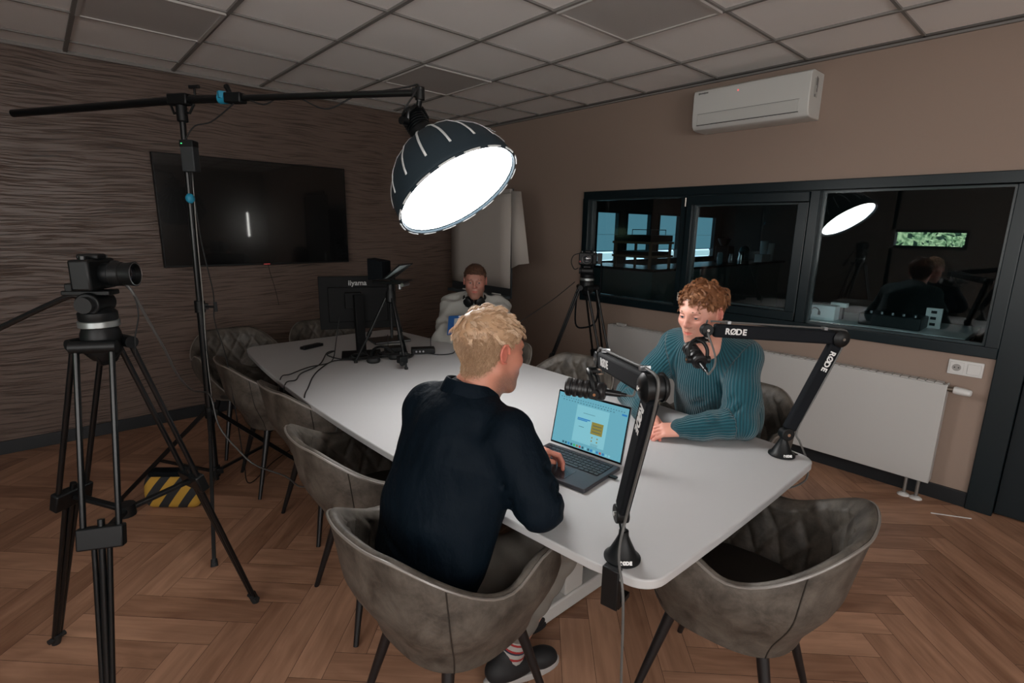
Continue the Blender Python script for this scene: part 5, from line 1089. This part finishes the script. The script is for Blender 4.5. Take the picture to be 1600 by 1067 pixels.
def eyes(T, parent, iris=(.05, .09, .12), gaze=(0, -.10)):
    WH = mat('eye_white', (.50, .46, .44), .2); IR = mat('eye_iris', iris, .15); PU = mat('pupil', (.003, .003, .003), .1)
    for s in (-1, 1):
        c = T @ Vector((.0705, s*.031, .0005)); b = M().sph((0, 0, 0), .0120, 22, tr(*c)); dx = (T.to_3x3() @ Vector((1, gaze[0], gaze[1]))).normalized()
        F_ = frame(c, dx.orthogonal(), dx); b.mat(1).lathe([(.0, .0124), (.003, .0123), (.0058, .0112)], 18, F_); b.mat(2).lathe([(.0, .0127), (.0027, .0124)], 14, F_)
        part('eye', b, [WH, IR, PU], parent)
        part('lash_line', M().tube([T @ Vector((.0700+.0147*cos(a), s*.031+.0150*sin(a), .0038-.0030*(a*s)*.25-.0042*sin(a)**2)) for a in np.linspace(-.95, .95, 9)], [.0003, .0007, .0009, .001, .001, .001, .0009, .0007, .0003], 5), mat('lash', (.05, .025, .015), .7), parent)
def brows(T, parent, matl):
    for s in (-1, 1): part('eyebrow', M().tube([T @ Vector(p) for p in ((.0875, s*.013, .0215), (.0885, s*.024, .0255), (.083, s*.037, .0265), (.073, s*.049, .020))], [.0022, .0032, .003, .0012], 6), matl, parent)
def body_mesh(label, root_loc, HT, joints, hands, matl, stub=0, mous=0, front=.07):
    """one skin mesh: head and neck, hands, and the body under the clothes"""
    hp = head_prims(); j = joints
    hv = isomesh(xform(hp, HT), .0021)
    ch = [hv]; tin = [tint_of(hv[0], HT, stub, mous, front)]
    for T_, side, curl, thumb, el_ in hands:
        wr = npv(T_.translation); pr = hand_prims(T_, side, curl, thumb)+[cap(wr-.015*np.array(T_.to_3x3())[:, 0], wr+(npv(el_)-wr)*.35, .025, .030, k=.015)]
        v = isomesh(pr, .0029); ch.append(v); q = (v[0]-wr) @ np.array(T_.to_3x3()); tin.append(np.stack([np.clip(.15+.5*np.clip((q[:, 0]-.1)/.06, 0, 1), 0, 1), 0*q[:, 0], 0*q[:, 0]], 1))
    n_ = npv(j['face']); L = [cap(j['pelvis'], j['chest'], .115, .125, k=.05, n=n_, f=1.35), cap(j['chest'], j['neck'], .11, .055, k=.05, n=n_, f=1.2), cap(j['shL'], j['shR'], .045, k=.04)]
    for s in 'LR':
        L += [cap(j['sh'+s], j['el'+s], .044, .036, k=.02), cap(j['el'+s], j['wr'+s], .036, .024, k=.02), cap(j['hip'+s], j['kn'+s], .070, .050, k=.03), cap(j['kn'+s], j['an'+s], .048, .032, k=.02), cap(j['an'+s], npv(j['an'+s])+npv(j['toe'])*.09+npv((0, 0, -.058)), .03, .017, k=.01)]
    bv = isomesh(L, .011); ch.append(bv); tin.append(np.zeros((len(bv[0]), 3)))
    o = np_part('person', ch, matl, None, root_loc, {'tint': np.concatenate(tin)}); tag(o, label, 'person'); return o
def nails(parent, matl, T_, side): pass
def ring(c, ax, r, tube, n=16, ry=None, k=.008, tilt=None):
    ax = Vector(ax).normalized(); u = ax.orthogonal().normalized(); v = ax.cross(u); ps = [npv(Vector(c)+(u*cos(2*pi*i/n)*r+v*sin(2*pi*i/n)*(ry or r))) for i in range(n)]
    return [cap(ps[i], ps[(i+1) % n], tube, k=k) for i in range(n)]
def knit_attr(V, bones):
    best = np.full(len(V), 9.); out = np.zeros((len(V), 3))
    for a, b, r, N_ in bones:
        a, b = npv(a), npv(b); ax = b-a; L_ = np.linalg.norm(ax); ax /= L_; t = np.clip((V-a) @ ax, 0, L_); q = V-a-t[:, None]*ax; d = np.linalg.norm(q, axis=1)-r
        e1 = np.cross(ax, npv((.3, .2, .9))); e1 /= np.linalg.norm(e1); e2 = np.cross(ax, e1); m = d < best
        best = np.where(m, d, best); out[m] = np.stack([q @ e1/r, q @ e2/r, np.full(len(V), N_/100.)], 1)[m]
    return out
def knit_material(name, c, dark):
    m = bpy.data.materials.new(name); m.use_nodes = True; nt = m.node_tree; N = nt.nodes; L = nt.links; b = N['Principled BSDF']
    a = N.new('ShaderNodeAttribute'); a.attribute_name = 'knit'; s = N.new('ShaderNodeSeparateXYZ'); L.new(a.outputs['Vector'], s.inputs[0])
    def math(op, x, y=None, z=None):
        q = N.new('ShaderNodeMath'); q.operation = op
        for i, v in enumerate((x, y, z)):
            if v is None: continue
            if isinstance(v, (int, float)): q.inputs[i].default_value = v
            else: L.new(v, q.inputs[i])
        return q.outputs[0]
    th = math('ARCTAN2', s.outputs['Y'], s.outputs['X']); w = math('SINE', math('MULTIPLY', math('MULTIPLY', th, s.outputs['Z']), 100.)); h = math('MULTIPLY_ADD', w, .5, .5)
    cr = N.new('ShaderNodeMix'); cr.data_type = 'RGBA'; cr.inputs[6].default_value = (*dark, 1); cr.inputs[7].default_value = (*c, 1); L.new(math('POWER', h, .6), cr.inputs[0]); L.new(cr.outputs[2], b.inputs['Base Color'])
    tc = N.new('ShaderNodeTexCoord'); n = N.new('ShaderNodeTexNoise'); n.inputs['Scale'].default_value = 300; L.new(tc.outputs['Object'], n.inputs[0])
    hh = math('MULTIPLY_ADD', n.outputs['Fac'], .25, h); bp = N.new('ShaderNodeBump'); bp.inputs['Distance'].default_value = .0028; bp.inputs['Strength'].default_value = 1; L.new(hh, bp.inputs['Height']); L.new(bp.outputs[0], b.inputs['Normal'])
    b.inputs['Roughness'].default_value = .9; b.inputs['Sheen Weight'].default_value = .25; b.inputs['Specular IOR Level'].default_value = .2
    return m
def shoe(an, toe, parent, up, sole, L_=.27, lb=None):
    an = Vector(an); t = Vector(toe).normalized(); T = frame((an.x, an.y, 0), tuple(t), (0, 0, 1))
    U = xform([cap((-.055, 0, .05), (.02, 0, .058), .040, .042, k=.03), cap((.02, 0, .055), (.13, .0, .045), .042, .032, k=.03, n=(0, 0, 1), f=1.15), cap((.12, 0, .035), (.155, 0, .033), .034, .028, k=.03), cap((-.02, 0, .06), (-.015, 0, .10), .042, .041, k=.03)], T)
    v, f = isomesh(U, .006); v[:, 2] = np.maximum(v[:, 2], .018); o = np_part('shoe', [(v, f)], up, parent, label=lb)
    pl = [(-.10+.0, 0)]; out = []
    for i in range(28):
        a = 2*pi*i/28; x = .045+.148*cos(a); w = .040+.008*(cos(a)); out.append((x, w*sin(a)))
    part('sole', M().prism(out, 0.001, .026, T), sole, o, bevel=.004)
    for k_ in range(4): part('lace', M().tube([T @ Vector((.03+k_*.018, y_, .098-k_*.007-abs(y_)*.35)) for y_ in (-.024, -.01, .01, .024)], .0024, 6), sole if lb and 'white laces' in lb else BLKT, o)
    return o
def folds(amp, *waves):
    def f(X):
        d = 0
        for (kx, ky, kz, ph, a) in waves: d = d+a*np.sin(X @ npv((kx, ky, kz))+ph+1.5*np.sin(X @ npv((ky*.4, kz*.5, kx*.45))+ph))
        return d*amp
    return f

# ------------------------------------------------------------------ the man in the navy blazer (back to the viewer)
SKA = skin_material('skin_a', (.50, .215, .145), (.52, .115, .085), (.16, .09, .06), (.34, .19, .11))
HTA = frame((.935, 1.121, 1.204), (.985, -.125, -.14), (.10, .05, 1))
jA = dict(face=(.99, -.12, 0), pelvis=(.75, 1.18, .56), chest=(.81, 1.15, .92), neck=(.865, 1.135, 1.10), shL=(.83, 1.295, 1.015), shR=(.868, .962, 1.02), elL=(.975, 1.40, .825), elR=(.885, .865, .845), wrL=(1.10, 1.205, .80), wrR=(1.055, 1.035, .80),
          hipL=(.80, 1.28, .54), hipR=(.80, 1.09, .54), knL=(1.20, 1.30, .565), knR=(1.21, 1.02, .565), anL=(1.15, 1.30, .10), anR=(1.05, 1.14, .10), toe=(.93, -.30, 0))
hA = [(frame((1.078, 1.058, .812), (.62, .75, .05), (-.35, .35, .85)), 1, (.9, .8, .7, .6), .2, jA['elR']), (frame((1.118, 1.185, .81), (.70, -.40, .05), (.1, .3, .9)), -1, (.8, .8, .8, .8), .3, jA['elL'])]
pA = body_mesh('man with short blond hair in a navy blazer, seated with his back to the viewer', (.75, 1.18, .0), HTA, jA, hA, SKA, .75, .4, .066)
HBL = hair_material('blond_hair', (.22, .12, .06), (.55, .36, .22), (.80, .62, .46))
make_hair('hair', HTA, HBL, pA, 21, 9000, 16000, 360, .040, .011, curl=.42, lift=.70, flow=(1, -.15, .25), front_lift=.55, fade=(.020, .066), front=.066, hw=.00095, clump=.72, wild=.42)
eyes(HTA, pA, (.10, .16, .2)); brows(HTA, pA, mat('brow_blond', (.30, .18, .09), .6))
NAVY = mat('navy_wool', (.0016, .0054, .0102), .68, bump=(13, .018, (1, 1, .55)), spec=.10); 
nA = (.985, -.13, 0.1)
JK = [cap((.735, 1.18, .56), (.775, 1.165, .74), .185, .180, k=.05, n=nA, f=1.38), cap((.775, 1.165, .74), (.825, 1.145, .93), .180, .172, k=.06, n=nA, f=1.40), cap((.825, 1.145, .93), (.85, 1.138, 1.02), .160, .10, k=.06, n=nA, f=1.35),
      cap((.838, 1.275, 1.012), (.872, .985, 1.014), .062, k=.04), cap((.845, 1.25, 1.035), (.87, 1.14, 1.078), .046, .056, k=.035), cap((.868, 1.02, 1.035), (.868, 1.13, 1.078), .046, .056, k=.035)]
for s, wv in (('L', 2.), ('R', 0.)):
    S0, E0, W0_ = npv(jA['sh'+s]), npv(jA['el'+s]), npv(jA['wr'+s]); JK += [cap(S0, E0, .068, .060, k=.022, w=(.0030, 48, wv)), cap(E0, W0_*.95+E0*.05, .060, .044, k=.014, w=(.0045, 62, wv))]
JK += [cap((.815, 1.285, .96), (.735, 1.30, .62), .060, .075, k=.07), cap((.845, .99, .96), (.755, 1.045, .62), .055, .075, k=.06)]
JK += ring((.874, 1.137, 1.100), (.24, -.02, 1), .061, .0085, 18, .065, k=.006)+ring((.870, 1.138, 1.084), (.25, -.02, 1), .068, .0085, 18, .072, k=.006)+ring((.866, 1.138, 1.068), (.27, -.02, 1), .075, .0085, 18, .080, k=.008)
JK += [dict(cap((.890, 1.135, 1.05), (.918, 1.13, 1.20), .050, .062, k=.006), op=-1)]
def creases(base, lst):
    def f(X):
        d = base(X)
        xc = X.mean(0)
        for a_, b_, dep, wd_ in lst:
            a_, b_ = npv(a_), npv(b_); ab = b_-a_
            if np.linalg.norm(xc-(a_+b_)/2) > np.linalg.norm(ab)/2+.055: continue
            t = ((X-a_) @ ab)/(ab @ ab); tc = np.clip(t, 0, 1); q = X-a_-tc[:, None]*ab; q2 = (q*q).sum(1)
            e_ = np.exp(-q2/wd_**2)*np.clip(np.sin(pi*np.clip(t, .02, .98)), 0, 1); side_ = np.exp(-((np.sqrt(q2)-wd_*1.9)/wd_)**2)*np.clip(np.sin(pi*np.clip(t, .02, .98)), 0, 1)
            d = d+dep*e_-dep*.35*side_
        return d
    return f
CR = []
for k_ in range(10):
    a0, a1 = [rad(95+17*(k_+q_)) for q_ in (-.4, 1.4)]
    CR.append(((.862+.083*cos(a0), 1.138+.088*sin(a0), 1.062+.02*cos(a0)), (.862+.083*cos(a1), 1.138+.088*sin(a1), 1.062+.02*cos(a1)), .007, .008))
for s in 'LR':
    E0, W0_, S0 = npv(jA['el'+s]), npv(jA['wr'+s]), npv(jA['sh'+s]); fd = (W0_-E0)/np.linalg.norm(W0_-E0); ud = (S0-E0)/np.linalg.norm(S0-E0); lat = np.cross(fd, ud); lat /= np.linalg.norm(lat); back = -(fd-ud*(fd @ ud)); back /= np.linalg.norm(back)
    for sg_ in (-1, 1):
        for q_, L_ in ((.015, .05), (.05, .075), (.09, .06)):
            c_ = E0+ud*q_+lat*sg_*.055; CR.append((c_+back*.045-ud*.01, c_-back*L_+ud*.03, .010, .008))
        for q_ in (.03, .075, .12): c_ = E0+fd*q_+lat*sg_*.05; CR.append((c_+npv((0, 0, .05)), c_-npv((0, 0, .04))+fd*.03, .008, .007))
        for q_ in (.10, .15, .21): c_ = S0-ud*q_+lat*sg_*.06; CR.append((c_+back*.06, c_-back*.04-ud*.05, .005, .011))
for a_, b_, dp in (((.775, 1.05, .97), (.70, 1.02, .80), .008), ((.77, 1.03, .93), (.72, 1.10, .78), .006), ((.745, 1.25, .96), (.68, 1.28, .80), .007), ((.73, 1.22, .90), (.655, 1.20, .74), .005), ((.63, 1.28, .72), (.62, 1.10, .68), .006), ((.62, 1.05, .66), (.62, 1.24, .63), .006), ((.80, 1.22, 1.035), (.76, 1.17, .99), .006), ((.80, 1.05, 1.03), (.765, 1.12, .985), .006), ((.765, 1.155, 1.03), (.615, 1.19, .60), .0035)):
    CR.append((a_, b_, dp*1.5, .010))
v, f = isomesh(JK, .0042, disp=creases(folds(.0035, (26, 14, 9, 0, 1), (8, 31, -12, 2, .8), (4, 9, 38, 1, .5), (60, 22, 30, 1, .25)), CR))
jk = np_part('blazer', [(v, f)], NAVY, pA)
cl_ = M(); na_ = 26; rows_ = [(.0555, 1.092), (.0600, 1.122), (.0655, 1.127), (.0745, 1.110), (.0870, 1.078), (.0960, 1.060)]; vs_ = []
for r_, z_ in rows_:
    for k_ in range(na_+1):
        a_ = rad(52+256*k_/na_); fr_k = max(0, cos(a_)); rr2 = r_*(1+.10*fr_k); vs_.append((.873+rr2*cos(a_), 1.137+rr2*1.08*sin(a_), z_-.27*rr2*cos(a_)-.012*fr_k))
cl_.add(vs_, [(i_*(na_+1)+k_, i_*(na_+1)+k_+1, (i_+1)*(na_+1)+k_+1, (i_+1)*(na_+1)+k_) for i_ in range(len(rows_)-1) for k_ in range(na_)])
o_ = part('collar', cl_, NAVY, jk, ang=75); md = o_.modifiers.new('s', 'SOLIDIFY'); md.thickness = .004; md = o_.modifiers.new('sub', 'SUBSURF'); md.levels = md.render_levels = 1
part('shirt_collar', M().tube([(.873+.0545*cos(a_), 1.137+.058*sin(a_), 1.113-.27*.055*cos(a_)) for a_ in np.linspace(rad(-120), rad(40), 16)], .0055, 7), mat('shirt_white', (.55, .55, .55), .8), pA)
TRG = mat('grey_trouser_cloth', (.14, .128, .112), .85, bump=(500, .0006))
TR = [cap((.74, 1.18, .545), (.80, 1.18, .545), .135, k=.05, n=(0, 0, 1), f=1.25)]
for s, wv in (('L', 0), ('R', 1.5)): TR += [cap(jA['hip'+s], jA['kn'+s], .088, .064, k=.04, w=(.0025, 60, wv)), cap(jA['kn'+s], (jA['an'+s][0]+.02, jA['an'+s][1]-.01, .20), .064, .052, k=.03, w=(.003, 80, wv))]
v, f = isomesh(TR, .0075); np_part('trousers', [(v, f)], TRG, pA)
SNK = mat('dark_sneaker', (.006, .006, .007), .7); SOL = mat('pale_sole', (.35, .33, .32), .6)
for s, lb in (('R', 'dark grey sneaker with pale sole'), ('L', 'dark grey sneaker')):
    shoe(jA['an'+s], jA['toe'], pA, SNK, SOL if s == 'R' else BLKR, lb=lb)
    a_ = Vector(jA['an'+s]); so = M(); cols = [mat('sock_white', (.36, .34, .32), .9), mat('sock_red', (.28, .02, .02), .9), mat('sock_navy', (.02, .025, .05), .9)]
    zz = [.085, .105, .113, .128, .134, .142, .158, .166, .185, .24]; ci = [0, 1, 0, 2, 1, 0, 1, 0, 0]
    for i_ in range(9): so.mat(ci[i_]).cyl((a_.x+(zz[i_]-.09)*.22, a_.y-(zz[i_]-.09)*.1, zz[i_]), (a_.x+(zz[i_+1]-.09)*.22, a_.y-(zz[i_+1]-.09)*.1, zz[i_+1]), .0445+.0006*(i_ % 2), n=20)
    part('sock', so, cols, pA, 'white sock with red and navy stripes')

# ------------------------------------------------------------------ the man in the teal sweater
SKB = skin_material('skin_b', (.62, .31, .235), (.52, .13, .10), (.22, .11, .06), (.13, .06, .03))
HTB = frame((1.966, 1.038, 1.228), (-.975, .10, -.16), (-.10, .03, 1))
jB = dict(face=(-.99, .06, 0), pelvis=(2.37, 1.09, .57), chest=(2.17, 1.06, .93), neck=(2.045, 1.05, 1.10), shL=(2.10, .905, 1.035), shR=(2.10, 1.22, 1.035), elL=(1.985, .840, .815), elR=(1.97, 1.34, .815), wrL=(1.815, .975, .795), wrR=(1.84, 1.19, .792),
          hipL=(2.32, .99, .54), hipR=(2.32, 1.19, .54), knL=(1.93, .93, .56), knR=(1.93, 1.24, .56), anL=(2.0, .93, .10), anR=(2.0, 1.24, .10), toe=(-1, 0, 0))
hB = [(frame((1.812, .975, .788), (-.70, .68, -.10), (-.1, -.25, 1)), -1, (.55, .5, .5, .5), .2, jB['elL']), (frame((1.825, 1.155, .782), (-.78, -.60, -.05), (0, .1, 1)), 1, (.4, .45, .5, .55), .1, jB['elR'])]
pB = body_mesh('man with reddish brown hair in a ribbed teal sweater, seated behind the laptop', (2.37, 1.09, 0), HTB, jB, hB, SKB, .25, .75, .066)
HBR = hair_material('red_brown_hair', (.060, .022, .009), (.22, .088, .036), (.42, .205, .10))
make_hair('hair', HTB, HBR, pB, 33, 8000, 12000, 260, .056, .010, curl=.85, lift=.62, flow=(.8, .45, .1), front_lift=.15, fade=(.016, .056), front=.066, hw=.0010, clump=.78, wild=.38)
eyes(HTB, pB, (.06, .10, .14), (.05, -.22)); brows(HTB, pB, mat('brow_brown', (.14, .07, .035), .6))
nB = (-.95, .06, .30); KN = knit_material('teal_rib_knit', (.012, .078, .102), (.005, .040, .055))
SW = [cap((2.36, 1.09, .56), (2.27, 1.075, .76), .185, .19, k=.05, n=nB, f=1.30), cap((2.27, 1.075, .76), (2.16, 1.06, .96), .19, .178, k=.06, n=nB, f=1.30), cap((2.16, 1.06, .96), (2.09, 1.05, 1.05), .165, .095, k=.06, n=nB, f=1.25),
      cap((2.105, 1.20, 1.035), (2.105, .92, 1.035), .078, k=.05), cap((2.10, 1.19, 1.055), (2.06, 1.06, 1.095), .058, .062, k=.04), cap((2.10, .92, 1.055), (2.06, 1.045, 1.095), .058, .062, k=.04)]
for s, wv in (('L', 0), ('R', 2.4)):
    e_, w_ = npv(jB['el'+s]), npv(jB['wr'+s]); SW += [cap(jB['sh'+s], e_, .074, .068, k=.04, w=(.003, 50, wv)), cap(e_, w_*.9+e_*.1, .070, .050, k=.025, w=(.0035, 62, wv)), cap(w_*.86+e_*.14, w_*1.12-e_*.12, .043, .037, k=.006)]
SW += ring((2.045, 1.050, 1.108), (-.40, .02, 1), .062, .0125, 18, .062, k=.010)+ring((2.052, 1.050, 1.090), (-.40, .02, 1), .066, .0135, 18, .066, k=.012)
SW += [dict(cap((2.06, 1.05, 1.05), (2.01, 1.05, 1.20), .050, .056, k=.004), op=-1)]
CB = []
for s in 'LR':
    E0, W0_, S0 = npv(jB['el'+s]), npv(jB['wr'+s]), npv(jB['sh'+s]); fd = (W0_-E0)/np.linalg.norm(W0_-E0); ud = (S0-E0)/np.linalg.norm(S0-E0); lat = np.cross(fd, ud); lat /= np.linalg.norm(lat)
    for sg_ in (-1, 1):
        for q_ in (.02, .065, .11): c_ = E0+(fd+ud)*q_*.7+lat*sg_*.05; CB.append((c_+fd*.05, c_+ud*.06, .009, .011))
        for q_ in (.05, .10, .15): c_ = E0+fd*q_; CB.append((c_+lat*sg_*.02+npv((0, 0, .06)), c_+lat*sg_*.065, .006, .010))
for a_, b_ in (((2.0, .97, .98), (2.10, .93, .84)), ((1.99, 1.16, .98), (2.08, 1.19, .84)), ((2.02, 1.0, .86), (2.09, 1.12, .80)), ((2.03, .92, .92), (2.12, .90, .80))): CB.append((a_, b_, .009, .014))
v, f = isomesh(SW, .0046, disp=creases(folds(.004, (24, 16, 6, 0, 1), (-9, 28, 14, 2, .8), (6, 5, 33, 1, .6)), CB))
bones = [((2.36, 1.09, .5), (2.09, 1.055, 1.10), .17, 84)]
for s in 'LR': bones += [(jB['sh'+s], jB['el'+s], .074, 36), (jB['el'+s], jB['wr'+s], .058, 32)]
np_part('sweater', [(v, f)], KN, pB, attrs={'knit': knit_attr(v, bones)})
DNM = mat('dark_denim', (.015, .02, .032), .85, bump=(500, .0006)); TB = [cap((2.37, 1.09, .545), (2.32, 1.09, .545), .14, k=.05, n=(0, 0, 1), f=1.3)]
for s in 'LR': TB += [cap(jB['hip'+s], jB['kn'+s], .086, .064, k=.04, w=(.002, 60, 0)), cap(jB['kn'+s], (jB['an'+s][0], jB['an'+s][1], .13), .064, .052, k=.03)]
v, f = isomesh(TB, .009); np_part('trousers', [(v, f)], DNM, pB)
for s in 'LR': shoe(jB['an'+s], jB['toe'], pB, BLKR, SOL)

# ------------------------------------------------------------------ the man in the background with headphones round his neck
SKC = skin_material('skin_c', (.36, .17, .125), (.42, .10, .08), (.15, .08, .05), (.05, .027, .018))
HTC = frame((2.315, 2.965, 1.172), (-.63, -.76, -.05), (0, 0, 1))
jC = dict(face=(-.70, -.70, 0), pelvis=(2.46, 3.22, .56), chest=(2.40, 3.08, .90), neck=(2.35, 3.01, 1.05), shL=(2.50, 2.91, .985), shR=(2.23, 3.16, .985), elL=(2.50, 2.78, .74), elR=(2.12, 3.10, .745), wrL=(2.30, 2.78, .70), wrR=(2.19, 2.93, .70),
          hipL=(2.44, 3.10, .54), hipR=(2.36, 3.22, .54), knL=(2.12, 2.83, .55), knR=(2.02, 3.02, .55), anL=(2.15, 2.82, .10), anR=(2.05, 3.02, .10), toe=(-.8, -.6, 0))
hC = [(frame((2.19, 2.925, .705), (.15, -.95, .3), (-.9, -.1, .5)), -1, (.8, .9, .9, .9), .4, jC['elR']), (frame((2.29, 2.79, .705), (-.8, .35, .3), (-.3, -.9, .4)), 1, (.8, .9, .9, .9), .4, jC['elL'])]
pC = body_mesh('man in a light grey sweatshirt seated in the background in front of the flipchart', (2.46, 3.22, 0), HTC, jC, hC, SKC, .45, .3, .062)
HDK = hair_material('dark_brown_hair', (.030, .014, .008), (.085, .042, .025), (.16, .09, .05))
make_hair('hair', HTC, HDK, pC, 44, 3000, 6000, 200, .026, .008, lift=.5, flow=(.6, .5, .1), fade=(.03, .06), front=.062, hw=.0013)
eyes(HTC, pC, (.05, .06, .06)); brows(HTC, pC, mat('brow_dark', (.06, .03, .02), .6))
GS = mat('grey_sweatshirt', (.30, .30, .28), .9, bump=(500, .0008)); nC = (-.68, -.70, .15)
GW = [cap((2.46, 3.21, .56), (2.42, 3.12, .80), .165, .175, k=.05, n=nC, f=1.3), cap((2.42, 3.12, .80), (2.385, 3.06, .94), .175, .155, k=.06, n=nC, f=1.3), cap((2.385, 3.06, .94), (2.365, 3.035, 1.0), .14, .08, k=.05, n=nC, f=1.2), cap((2.47, 2.945, .98), (2.26, 3.135, .98), .066, k=.05), cap((2.44, 2.97, 1.0), (2.355, 3.02, 1.035), .05, .056, k=.04), cap((2.27, 3.12, 1.0), (2.35, 3.03, 1.035), .05, .056, k=.04)]
for s, wv in (('L', 0), ('R', 2)):
    e_, w_ = npv(jC['el'+s]), npv(jC['wr'+s]); GW += [cap(jC['sh'+s], e_, .070, .062, k=.035, w=(.004, 45, wv)), cap(e_, w_*.92+e_*.08, .062, .045, k=.022, w=(.005, 60, wv))]
GW += ring((2.350, 3.012, 1.045), (-.25, -.28, 1), .062, .011, 16, k=.01)+[dict(cap((2.36, 3.02, 1.0), (2.33, 2.99, 1.12), .050, .055, k=.004), op=-1)]
v, f = isomesh(GW, .0065, disp=folds(.0075, (30, 24, 22, 0, 1), (-12, 34, 44, 2, .8), (60, 20, 50, 1, .35))); np_part('sweatshirt', [(v, f)], GS, pC)
TC = []
for s in 'LR': TC += [cap(jC['hip'+s], jC['kn'+s], .080, .060, k=.04), cap(jC['kn'+s], (jC['an'+s][0], jC['an'+s][1], .13), .060, .05, k=.03)]
v, f = isomesh(TC, .010); np_part('trousers', [(v, f)], DNM, pC)
for s in 'LR': shoe(jC['an'+s], jC['toe'], pC, BLKR, SOL)
hs = thing('headphones', 'black headphones hanging around the neck of the man in the grey sweatshirt', 'headphones', (2.33, 2.99, 1.07))
HC = frame((2.340, 3.0, 1.062), (-.65, -.70, -.30), (-.25, -.25, 1))
part('headband', M().tube([HC @ Vector((.010-.080*sin(a)*1.0+.02, .078*cos(a), .0)) for a in np.linspace(-.25, pi+.25, 18)], .0085, 8), BLK, hs)
for s_ in (-1, 1):
    FC = frame(HC @ Vector((.075, s_*.040, -.012)), HC.to_3x3() @ Vector((0, 0, 1)), HC.to_3x3() @ Vector((.9, s_*.45, .05)))
    part('ear_cup', M().lathe([(0, -.004), (.032, -.004), (.038, .008), (.036, .020), (.024, .027), (0, .028)], 22, FC), BLK, hs, ang=40); part('ear_pad', M().lathe([(0, -.018), (.033, -.018), (.039, -.010), (.038, -.003)], 22, FC), BLKR, hs)
    if s_ < 0: part('cup_ring', M().tube([FC @ Vector((.033*cos(a), .033*sin(a), .0215)) for a in np.linspace(.4, 2.6, 12)], .0016, 5), WHITEP, hs)
part('cord', M().tube(smooth_path([HC @ Vector((.08, -.04, -.05)), HC @ Vector((.12, -.03, -.12)), (2.24, 2.88, .84), (2.2, 2.86, .72)], 6), .0025, 6), BLKR, hs)
bk = thing('booklet', 'blue and white paper booklet held by the man in the background', 'booklet', (2.13, 2.87, .90))
BT = frame((2.150, 2.895, .885), (.62, -.74, .10), (-.62, -.45, .62))
part('cover', M().box((.0, 0, 0), (.21, .15, .006), BT), mat('booklet_blue', (.012, .08, .26), .5), bk); part('white_sheet', M().box((.022, -.012, .0045), (.165, .125, .003), BT), mat('booklet_paper', (.34, .38, .42), .6), bk)
for k_ in range(3): part('printed_line', M().box((-.02+k_*.03, .0655, .0036), (.022, .008, .0008), BT), WHTPRINT, bk)
